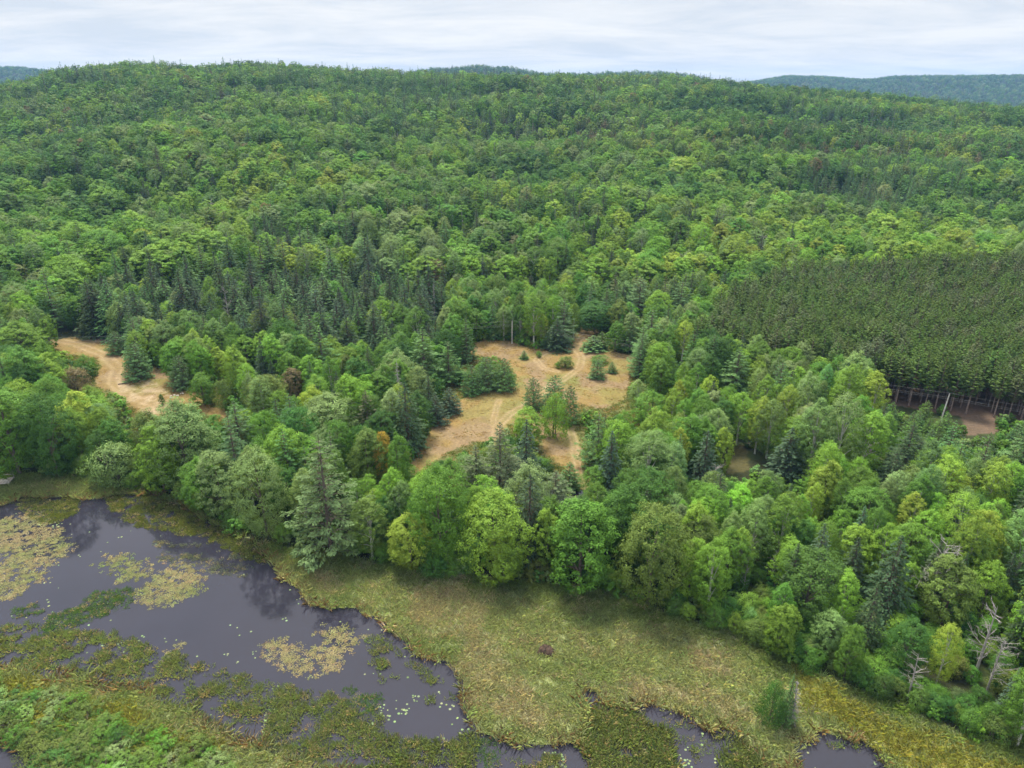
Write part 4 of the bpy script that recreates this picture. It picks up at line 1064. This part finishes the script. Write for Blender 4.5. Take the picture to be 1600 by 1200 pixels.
def frame_in(a, m=0):
    u, v, f = proj(a[:, 0], a[:, 1], terr(a[:, 0], a[:, 1]) + a[:, 2] * .7)
    return (u > -m) & (u < 1600 + m) & (v < 1215) & (v > 0), u, v, f
LIMIT = {k: 296 - sum(1 for p in placed if p[3] == k) for k in PARTS}
LIMIT['dead'] = 40
FARPTS = {}
for kd, lst in ALL.items():
    if not lst: continue
    A = np.array([(a[0], a[1], a[2], a[3]) for a in lst]); T = np.array([a[4] for a in lst])
    inn, u, v, f = frame_in(A, 20)
    size = A[:, 2] / f * inn
    if kd == 'red_pine': size = size * 0
    order = np.argsort(-size)
    lim = LIMIT[kd] if kd != 'red_pine' else 0
    ind = [i for i in order[:lim] if size[i] > 0]
    pend = {}
    for i in ind:
        d = np.hypot(LU[0] - u[i], (LU[1] - v[i]) * 1.3)
        j = int(np.argmin(d)); dx_, dy_ = u[i] - LU[0][j], v[i] - LU[1][j]
        rel = ('left of' if dx_ < 0 else 'right of') if abs(dx_) > abs(dy_) * 1.2 else ('behind' if dy_ < 0 else 'in front of')
        pend.setdefault((CW[T[i]], rel, j), []).append((d[j], i))
    for (cw, rel, j), q in pend.items():
        q.sort()
        for n_, (_, i) in enumerate(q):
            o_ = '' if len(q) == 1 else ('nearest' if n_ == 0 else nth(n_ + 1)) + ' '
            lab = f'{o_}{cw} {KW[kd]} {rel} the {SHORT[LAND[j][2]]}'
            if kd == 'dead':
                dd = DEAD[i % 4]; s = A[i, 2] / dd['h']
                e = empty('dead_tree', (A[i, 0], A[i, 1], float(terr(A[i, 0], A[i, 1]))), lab.replace('brownish', 'grey'), 'tree', GRP[kd], rng.uniform(0, 6.28), (s, s, s))
                meshobj('trunk', dd['trunk'], e); meshobj('branches', dd['branches'], e, 'stuff')
            else:
                plant(kd, A[i, 0], A[i, 1], A[i, 2], A[i, 3], tint_of(T[i], rng), int(rng.integers(0, 9)), rng.uniform(0, 6.28), lab, GRP[kd])
    if kd == 'dead': continue
    rest = np.setdiff1d(np.arange(len(A)), ind)
    FARPTS[kd] = [(A[i, 0], A[i, 1], A[i, 2], A[i, 3], T[i]) for i in rest]
# plantation individuals
P = np.array([(a[0], a[1], a[2], a[3]) for a in PLROWS])
inn, u, v, f = frame_in(P, 10)
order = np.argsort(-(P[:, 2] / f * inn))
ind = set(int(i) for i in order[:298] if inn[i])
rowset = {}
for i in ind: rowset.setdefault(PLROWS[i][5], []).append(i)
rows = sorted(rowset)
for ri, rw in enumerate(rows):
    q = sorted(rowset[rw], key=lambda i: u[i])
    rname = 'front' if ri == 0 else nth(ri + 1)
    for n_, i in enumerate(q):
        a = PLROWS[i]
        plant('red_pine', a[0], a[1], a[2], a[3], tint_of(a[4], rng, .08), int(rng.integers(0, 9)), rng.uniform(0, 6.28), f'bare stemmed plantation pine, {rname} row, {nth(n_ + 1)} tree from its left end', 'pines of the plantation', 0.0)
FARPTS.setdefault('red_pine', [])
FARPTS['red_pine'] += [(a[0], a[1], a[2], a[3], a[4]) for i, a in enumerate(PLROWS) if i not in ind]
# far hills: trees too small to tell apart
x, y = scatter(-4500, 4500, 1500, 5200, 17)
u, v, f = proj(x, y, terr(x, y) + 8)
k = (u > -150) & (u < 1750)
eline = np.interp(np.arctan2(x, y), rA, rZ)
k &= (terr(x, y) > -5)
x, y = x[k], y[k]
kinds = np.where(rng.uniform(0, 1, len(x)) < .45, 'broadleaf', np.where(rng.uniform(0, 1, len(x)) < .5, 'spruce', 'white_pine'))
FAR2 = {kd: [] for kd in FARPTS}
for a, b, kd in zip(x, y, kinds):
    FAR2[kd].append((a, b, rng.normal(14, 2.5), 1.9, rng.choice(TN[kd][0][:3])))
for kd in FARPTS:
    lst = FARPTS[kd] + FAR2.get(kd, [])
    if not lst: continue
    A = np.array([(a[0], a[1], a[2], a[3]) for a in lst]); n = len(A)
    pr = PROTO[kd]; npz = len(pr)
    var = rng.integers(0, npz, n)
    s = A[:, 2] / np.array([p['h'] for p in pr])[var]
    z = terr(A[:, 0], A[:, 1])
    r = np.hypot(A[:, 0], A[:, 1])
    idx = var + np.where(r > 760, npz, 0)
    t = np.array([tint_of(a[4], rng) for a in lst])
    stuff_points({'shrub': 'undergrowth'}.get(kd, kd + '_forest'), np.stack([A[:, 0], A[:, 1], z], 1), rng.uniform(0, 6.28, n), np.stack([s * A[:, 3], s * A[:, 3], s], 1), idx, t, [p['far'] for p in pr] + [p['far2'] for p in pr])
    print('STUFF', kd, n)
# ------------------------------------------------------------------ marsh growth
TUFT = [bpy.data.objects.new('sedge_tuft', tuft_mesh('sedge_tuft', 900 + i, [9, 8, 10][i], [1.15, 1.3, 1.0][i], .55, .021, [.38, .5, .7][i])) for i in range(3)]
LOW = [bpy.data.objects.new('low_tuft', tuft_mesh('low_tuft', 920 + i, 18, [.5, .42][i], .5, .026, .75)) for i in range(2)]
def field(n, x0, x1, y0, y1):
    return rng.uniform(x0, x1, n), rng.uniform(y0, y1, n)
def vcut(x, y):
    u, v, f = proj(x, y, 0 * x)
    return (u > -60) & (u < 1660) & (v < 1290)
def colmix(base, n, amt=.14):
    c = np.array(base)
    return c * np.clip(1 + rng.normal(0, amt, (n, 1)), .6, 1.5) * np.clip(1 + rng.normal(0, amt * .4, (n, 3)), .8, 1.2)
x, y = field(230000, -190, 129, 57, 175)
k = vcut(x, y) & lookup(_mar, x, y) & (lookup(_wb, x, y) < .35)
x, y = x[k], y[k]
n = len(x)
tanv = np.clip(lookup(_tan, x, y) * .75 + (lookup(_str, x, y) - .52) * 1.3 + .10, 0, .95); yel = lookup(_yel, x, y)
big = fbm(x / 11.0, y / 7.0, 131, 3)
t = colmix((.410, .475, .245), n)
t = t * (1 - np.clip((big - .5) * 4, 0, .7))[:, None] + colmix((.325, .425, .180), n) * np.clip((big - .5) * 4, 0, .7)[:, None]
eb = np.clip(1.3 - seg_dist(x, y, list(zip(ex, ey))) / 5.0, 0, 1) * (fbm(x / 6, y / 6, 171, 3) + .2)
t = t * (1 - eb[:, None]) + colmix((.215, .330, .085), n) * eb[:, None]
q = rng.uniform(0, 1, n) < tanv * (1 - eb)
t[q] = colmix((.520, .500, .340), int(q.sum()))
q = rng.uniform(0, 1, n) < yel * .85
t[q] = colmix((.370, .390, .100), int(q.sum()))
sc = np.clip(rng.normal(.74, .2, n), .3, 1.35) * (1 + .35 * yel * (x < -20))
rim = np.clip((lookup(_wb, x, y) - .04) * 6, 0, 1)
q = rng.uniform(0, 1, n) < rim * .45; t[q] = colmix((.300, .225, .130), int(q.sum()))
sc = sc * (1 + .5 * rim)
stuff_points('marsh_grass', np.stack([x, y, np.full(n, .08)], 1), rng.uniform(0, 6.28, n), np.stack([sc * 1.15, sc * 1.15, sc], 1), rng.integers(0, 3, n), t, TUFT)
print('TUFTS', n)
x, y = field(200000, -190, 129, 57, 175)
k = vcut(x, y) & (lookup(_emcov, x, y) > rng.uniform(0.05, 1, len(x))) & (lookup(_wb, x, y) > .4)
x, y = x[k], y[k]; n = len(x)
hk = lookup(_emk, x, y); hh = lookup(_emh, x, y)
t = colmix((.170, .220, .070), n)
for nm, c in (('dark', (.095, .180, .050)), ('moss', (.140, .180, .040)), ('grey', (.150, .180, .120)), ('sedge', (.200, .260, .090))):
    q = hk == nm
    t[q] = colmix(c, int(q.sum()))
q = (rng.uniform(0, 1, n) < .12); t[q] = colmix((.38, .33, .18), int(q.sum()))
yel = lookup(_yel, x, y); q = rng.uniform(0, 1, n) < yel * .8; t[q] = colmix((.38, .29, .04), int(q.sum()))
sc = hh / .45 * np.clip(rng.normal(.9, .25, n), .4, 1.6)
stuff_points('water_sedge', np.stack([x, y, np.full(n, -.08)], 1), rng.uniform(0, 6.28, n), np.stack([.6 + .4 * sc, .6 + .4 * sc, sc], 1), rng.integers(0, 2, n), t, LOW)
print('EMERGENT', n)
# floating leaves
def pad_mesh(nm, seed, k):
    r = np.random.default_rng(seed); g = Geo()
    for j in range(k):
        c = r.uniform(-.5, .5, 2) if k > 1 else np.zeros(2); rr = r.uniform(.06, .13) if k > 1 else .3
        m = 7; a = np.linspace(.25, 2 * math.pi - .25, m) + r.uniform(0, 6.28)
        V = np.stack([c[0] + rr * np.cos(a), c[1] + rr * np.sin(a), np.full(m, .012 + .004 * j) + r.uniform(0, .01, m)], 1)
        g.add(V, [list(range(m))], 0, r.uniform(0, 1))
    return g.mesh(nm, [M_PAD])
PADM = [bpy.data.objects.new('leaf_raft', pad_mesh('leaf_raft', 940 + i, 12)) for i in range(3)] + [bpy.data.objects.new('lily_pad', pad_mesh('lily_pad', 950, 1))]
x, y = field(150000, -190, 60, 66, 165)
xw, yw = warp(x, y, 1.8, 3.5, 141)
u, v, _ = proj(xw, yw, 0 * x)
pdf = sum(inany(*proj(xw + a * .9, yw + b * .9, 0 * x)[:2], PADS) for a, b in ((0, 0), (1, 0), (-1, 0), (0, 1), (0, -1), (1.6, 1), (-1.6, -1))) / 7.0
k = vcut(x, y) & (rng.uniform(0, 1, len(x)) < pdf ** 1.5 * np.clip((fbm(x / 1.6, y / 1.2, 143, 3) - .26) * 4, .0, 1))
x, y = x[k], y[k]; n = len(x)
gr = fbm(x / 6, y / 4, 147, 3)
t = colmix((.100, .094, .042), n, .16) * np.clip(1.15 - (gr - .5)[:, None] * np.array([.9, .2, .9]), .5, 1.4)
stuff_points('floating_leaf_mat', np.stack([x, y, np.full(n, -.055)], 1), rng.uniform(0, 6.28, n), np.repeat(rng.uniform(.7, 1.2, n)[:, None], 3, 1) * np.array([1, 1, .6]), rng.integers(0, 3, n), t, PADM)
print('PADS', n)
x, y = field(60000, -170, 100, 60, 165)
xw, yw = warp(x, y, 1.5, 2.5, 151)
u, v, _ = proj(xw, yw, 0 * x)
cl = fbm(x / 1.5, y / 1.3, 153, 3)
k = vcut(x, y) & (lookup(_wb, x, y) > .6) & ((inany(u, v, BRIGHTPADS) & (rng.uniform(0, 1, len(x)) < (cl - .36) * 3.5)) | ((cl > .71) & (rng.uniform(0, 1, len(x)) < .25)))
x, y = x[k], y[k]; n = len(x)
t = colmix((.150, .200, .095), n, .2)
stuff_points('lily_pads', np.stack([x, y, np.full(n, -.05)], 1), rng.uniform(0, 6.28, n), np.repeat(rng.uniform(.35, .75, n)[:, None], 3, 1), np.full(n, 3), t, PADM)
print('LILIES', n)
# dry meadow grass
x, y = field(90000, -200, 85, 150, 300)
u, v, _ = proj(x, y, 0 * x)
hull = inpoly(u, v, MEADOW_HULL) | inpoly(u, v, LEFT_HULL)
inn = inpoly(u, v, MEADOW) | inpoly(u, v, LEFTC)
dt = np.full(len(x), 99.0)
for p, w in TRW: dt = np.minimum(dt, seg_dist(x, y, p) / w)
den = np.where(inn, np.clip((fbm(x / 4, y / 4, 161, 3) - .30) * 1.2, 0, .4), .8) * np.clip(dt - .9, 0, 1)
k = hull & (rng.uniform(0, 1, len(x)) < den)
x, y, inn = x[k], y[k], inn[k]; n = len(x)
t = colmix((.340, .250, .120), n)
q = rng.uniform(0, 1, n) < np.where(inn, .07, .8); t[q] = colmix((.150, .190, .055), int(q.sum()))
sc = rng.uniform(.35, .85, n) * np.where(inn, .8, 1.5)
stuff_points('dry_grass', np.stack([x, y, near_noise(x, y)], 1), rng.uniform(0, 6.28, n), np.stack([sc * 1.3, sc * 1.3, sc], 1), rng.integers(0, 2, n), t, LOW)
# goldenrod thicket and bushes at the near left shore: bushes one by one
bx = []
for _ in range(2600):
    u, v = rng.uniform(-60, 400), rng.uniform(1070, 1235)
    x, y = at(u, v)
    if inpoly(u, v, BUSHES) and all(math.hypot(x - a, y - b) > 1.6 for a, b, _, _ in bx): bx.append((x, y, u, v))
bx.sort(key=lambda q: (q[2], q[3]))
for i, (x, y, u, v) in enumerate(bx):
    nm = rng.choice(['green', 'silver', 'deep', 'olive'], p=[.22, .16, .12, .50])
    h = rng.uniform(1.2, 2.8)
    plant('willow', x, y, h, rng.uniform(1.1, 1.8), tint_of(nm, rng, .14), int(i), rng.uniform(0, 6.28), f'{CW[nm]} willow bush by the brown stream, {nth(i + 1)} along the bank', 'willow bushes on the near bank', 0.0)
print('BUSHES', len(bx))

# ------------------------------------------------------------------ poles and wires
def pole(x, y, h, lean, lab):
    e = empty('utility_pole', (x, y, 0), lab, 'utility pole', 'poles of the power line')
    g = Geo(); tube(g, [(0, 0, -.5), (lean * .5, 0, h * .5), (lean, 0, h)], [.21, .19, .16], 10)
    meshobj('post', g.mesh('pole_post', [M_POLE], True), e)
    g = Geo()
    tube(g, [(lean, 0, h), (lean, 0, h + .22)], [.035, .035], 6); tube(g, [(lean, 0, h + .08), (lean, 0, h + .16)], [.09, .06], 8)
    meshobj('insulator', g.mesh('pole_insulator', [M_PORC], True), e)
    g = Geo(); tube(g, [(lean * .8, -.16, h * .80), (lean * .8, -.30, h * .80), (lean * .8, -.30, h * .80 + .2)], [.03, .03, .03], 5)
    meshobj('bracket', g.mesh('pole_bracket', [M_PORC], True), e)
    return [(x + lean, y, h + .2), (x + lean * .9, y - .18, h * .88), (x + lean * .8, y - .30, h * .80 + .2)]
M_POLE = bark('silvered_pole_wood', (.34, .32, .30), (.54, .52, .49), 2)
M_PORC, _t, _b = mat('porcelain', .35, .5); _b.inputs['Base Color'].default_value = (.30, .29, .28, 1)
M_WIRE, _t, _b = mat('wire', .6, .3); _b.inputs['Base Color'].default_value = (.16, .16, .16, 1)
p1 = at(800, 537); p2 = at(1062, 580)
ATT = []
p0 = at(250, 560)
ATT.append(pole(p0[0], p0[1], 9.0, 0, 'silvered utility pole half hidden behind pines right of the dirt clearing'))
ATT.append(pole(p1[0], p1[1], 9.0, 0.05, 'pale utility pole standing free at the back of the meadow'))
ATT.append(pole(p2[0], p2[1], 8.2, 0.5, 'pale utility pole between the meadow right edge and the plantation'))
p3 = at(1470, 657)
ATT.append(pole(p3[0], p3[1], 8.6, .6, 'leaning pale utility pole in front of the plantation stems'))
p4 = at(1760, 705)
ATT.append(pole(p4[0], p4[1], 8.6, 0, 'utility pole at the end of the line, right of the leaning pole'))
pm = at(-260, 560)
ATT.insert(0, pole(pm[0], pm[1], 9.0, 0, 'utility pole at the far left end of the line'))
SP = ['far left', 'left', 'meadow', 'plantation side', 'right']
for s_ in range(len(ATT) - 1):
    e = empty('power_line', ATT[s_][0], f'three sagging wires of the {SP[s_]} span of the power line', 'power line', 'wire spans of the power line')
    for a, b in zip(ATT[s_], ATT[s_ + 1]):
        g = Geo(); a = np.array(a) - np.array(ATT[s_][0]); b = np.array(b) - np.array(ATT[s_][0])
        ln = np.linalg.norm(b - a)
        tt = np.linspace(0, 1, 17)
        P_ = a + (b - a) * tt[:, None] - np.array([0, 0, 1]) * (4 * tt * (1 - tt) * ln * .013)[:, None]
        tube(g, P_, np.full(17, .020), 4)
        meshobj('wire', g.mesh('wire', [M_WIRE]), e)

# ------------------------------------------------------------------ small things
# wooden platform at the left shore
px, py = at(4, 757)
e = empty('wooden_platform', (px + 0.1, py, 0.45), 'weathered plank platform with low rail at the left edge of the pond', 'platform', None, R(12))
def box_geo(g, x0, x1, y0, y1, z0, z1):
    V = [(x, y, z) for z in (z0, z1) for y in (y0, y1) for x in (x0, x1)]
    g.add(V, [[0, 2, 3, 1], [4, 5, 7, 6], [0, 1, 5, 4], [2, 6, 7, 3], [0, 4, 6, 2], [1, 3, 7, 5]])
pl = Geo(); box_geo(pl, -2.2, 2.2, -.13, .13, 0, .05); plm = pl.mesh('plank', [M_WOOD])
for i in range(11):
    o = meshobj('plank', plm, e); o.location = (0, -1.5 + i * .29, .5)
for sx in (-1, 1):
    g = Geo(); box_geo(g, -.06, .06, -1.6, 1.6, 0, .16); o = meshobj('beam', g.mesh('beam', [M_WOOD]), e); o.location = (sx * 1.9, 0, .32)
    for sy in (-1, 1):
        g = Geo(); tube(g, [(0, 0, -1.6), (0, 0, 1.45)], [.07, .065], 8); o = meshobj('post', g.mesh('platform_post', [M_POLE], True), e); o.location = (sx * 2.1, sy * 1.45, 0)
for sy in (-1, 1):
    g = Geo(); box_geo(g, -2.2, 2.2, -.04, .04, 0, .12); o = meshobj('rail', g.mesh('rail', [M_POLE]), e); o.location = (0, sy * 1.56, 1.3)
# brush heap on the marsh
bxx, byy = at(853, 1020)
M_DARK = bark('dark_wet_wood', (.022, .016, .012), (.075, .05, .038), 3)
e = empty('brush_heap', (bxx, byy, .35), 'dark brush heap like a small lodge alone in the marsh grass', 'brush heap')
g = Geo()
th = np.linspace(0, 2 * math.pi, 15)[:-1]
V = [(0, 0, 1.0)]
for rr, zz in ((.6, .85), (1.15, .5), (1.6, -.4)):
    for a in th: V.append((rr * 1.15 * math.cos(a) * rng.uniform(.85, 1.15), rr * .85 * math.sin(a) * rng.uniform(.85, 1.15), zz * rng.uniform(.8, 1.2)))
g.add(V, [[0, 1 + i, 1 + (i + 1) % 14, 1 + (i + 1) % 14] for i in range(0)] or [[1 + i, 15 + i, 15 + (i + 1) % 14, 1 + (i + 1) % 14] for i in range(14)])
g.F.append((np.array([[15 + i, 29 + i, 29 + (i + 1) % 14, 15 + (i + 1) % 14] for i in range(14)]), 0)); g.F.append((np.array([[0, 1 + i, 1 + (i + 1) % 14] for i in range(14)]), 0))
meshobj('mound', g.mesh('mound', [M_DARK]), e)
g = Geo()
for i in range(34):
    a = rng.uniform(0, 6.28); q = rng.uniform(.2, 1.1); d = rng.normal(0, 1, 3) * np.array([1, 1, .35]); d = d / np.linalg.norm(d) * rng.uniform(.4, .9)
    c = np.array([q * math.cos(a), q * .8 * math.sin(a), 1.06 - .5 * q])
    tube(g, [c - d * .5, c + d * .5], [.04, .02], 4)
meshobj('sticks', g.mesh('sticks', [M_DARK]), e)['kind'] = 'stuff'
# log on the dirt clearing
lx, ly = at(193, 600)
e = empty('fallen_log', (lx, ly, .16), 'grey fallen log lying on the bare sand of the dirt clearing', 'log', None, R(20))
g = Geo(); tube(g, [(-1.6, 0, 0), (0, .05, .03), (1.6, 0, 0)], [.19, .17, .12], 9); g.F.append((np.array([[8 - i for i in range(9)]]), 0)); g.F.append((np.array([[18 + i for i in range(9)]]), 0))
meshobj('stem', g.mesh('log_stem', [M_BARK], True), e)
g = Geo(); tube(g, [(.5, 0, .05), (.8, .5, .3)], [.06, .03], 6); meshobj('stub', g.mesh('log_stub', [M_BARK], True), e)
# pale stones at the end of the sand
M_STONE, _t, _b = mat('pale_stone', .85, .2); _b.inputs['Base Color'].default_value = (.42, .37, .32, 1)
def stone(x, y, s, lab, grp):
    g = Geo(); r = np.random.default_rng(int(abs(x * 100) + abs(y * 10)))
    ring = [(0.55, .0), (1, .25), (.75, .6), (.3, .78)]
    V = [(rr * s * math.cos(a) * r.uniform(.8, 1.2), rr * s * math.sin(a) * r.uniform(.7, 1.1), (z - .12) * s * r.uniform(.85, 1.1)) for rr, z in ring for a in np.linspace(0, 2 * math.pi, 8)[:-1]]
    g.add(V, [[k * 7 + i, k * 7 + (i + 1) % 7, (k + 1) * 7 + (i + 1) % 7, (k + 1) * 7 + i] for k in range(3) for i in range(7)])
    g.F.append((np.array([[21 + i for i in range(7)]]), 0))
    o = meshobj('stone', g.mesh('stone', [M_STONE]), None); o.location = (x, y, 0.03); o['label'] = lab; o['category'] = 'stone'; o['group'] = grp
for i in range(12):
    u, v = 264 + i * 1.9 + rng.normal(0, 1), 621 - i * .5 + rng.normal(0, 2.0)
    x, y = at(u, v); stone(x, y, rng.uniform(.25, .5), f'pale stone in the row at the end of the sand, {nth(i + 1)} from the left', 'pale stones on the sand')
for i in range(7):
    u, v = 628 + rng.normal(0, 5), 540 + rng.normal(0, 2); x, y = at(u, v); stone(x, y, rng.uniform(.4, .8), f'pale boulder between pines left of the meadow, {nth(i + 1)} of the pile', 'pale boulders left of the meadow')

# ------------------------------------------------------------------ air
hz = Geo(); box_geo(hz, -7000, 7000, -1600, 7600, -60, 262)
M_HAZE = bpy.data.materials.new('air'); M_HAZE.use_nodes = True
t = M_HAZE.node_tree; t.nodes.clear()
pv = N(t, 'ShaderNodeVolumePrincipled'); pv.inputs['Color'].default_value = (.28, .55, 1.0, 1); pv.inputs['Density'].default_value = 0.000062; pv.inputs['Anisotropy'].default_value = 0.0
om = N(t, 'ShaderNodeOutputMaterial'); L(t, pv.outputs[0], om.inputs['Volume'])
M_HAZE.cycles.homogeneous_volume = True
meshobj('haze', hz.mesh('haze', [M_HAZE]), None, 'stuff')
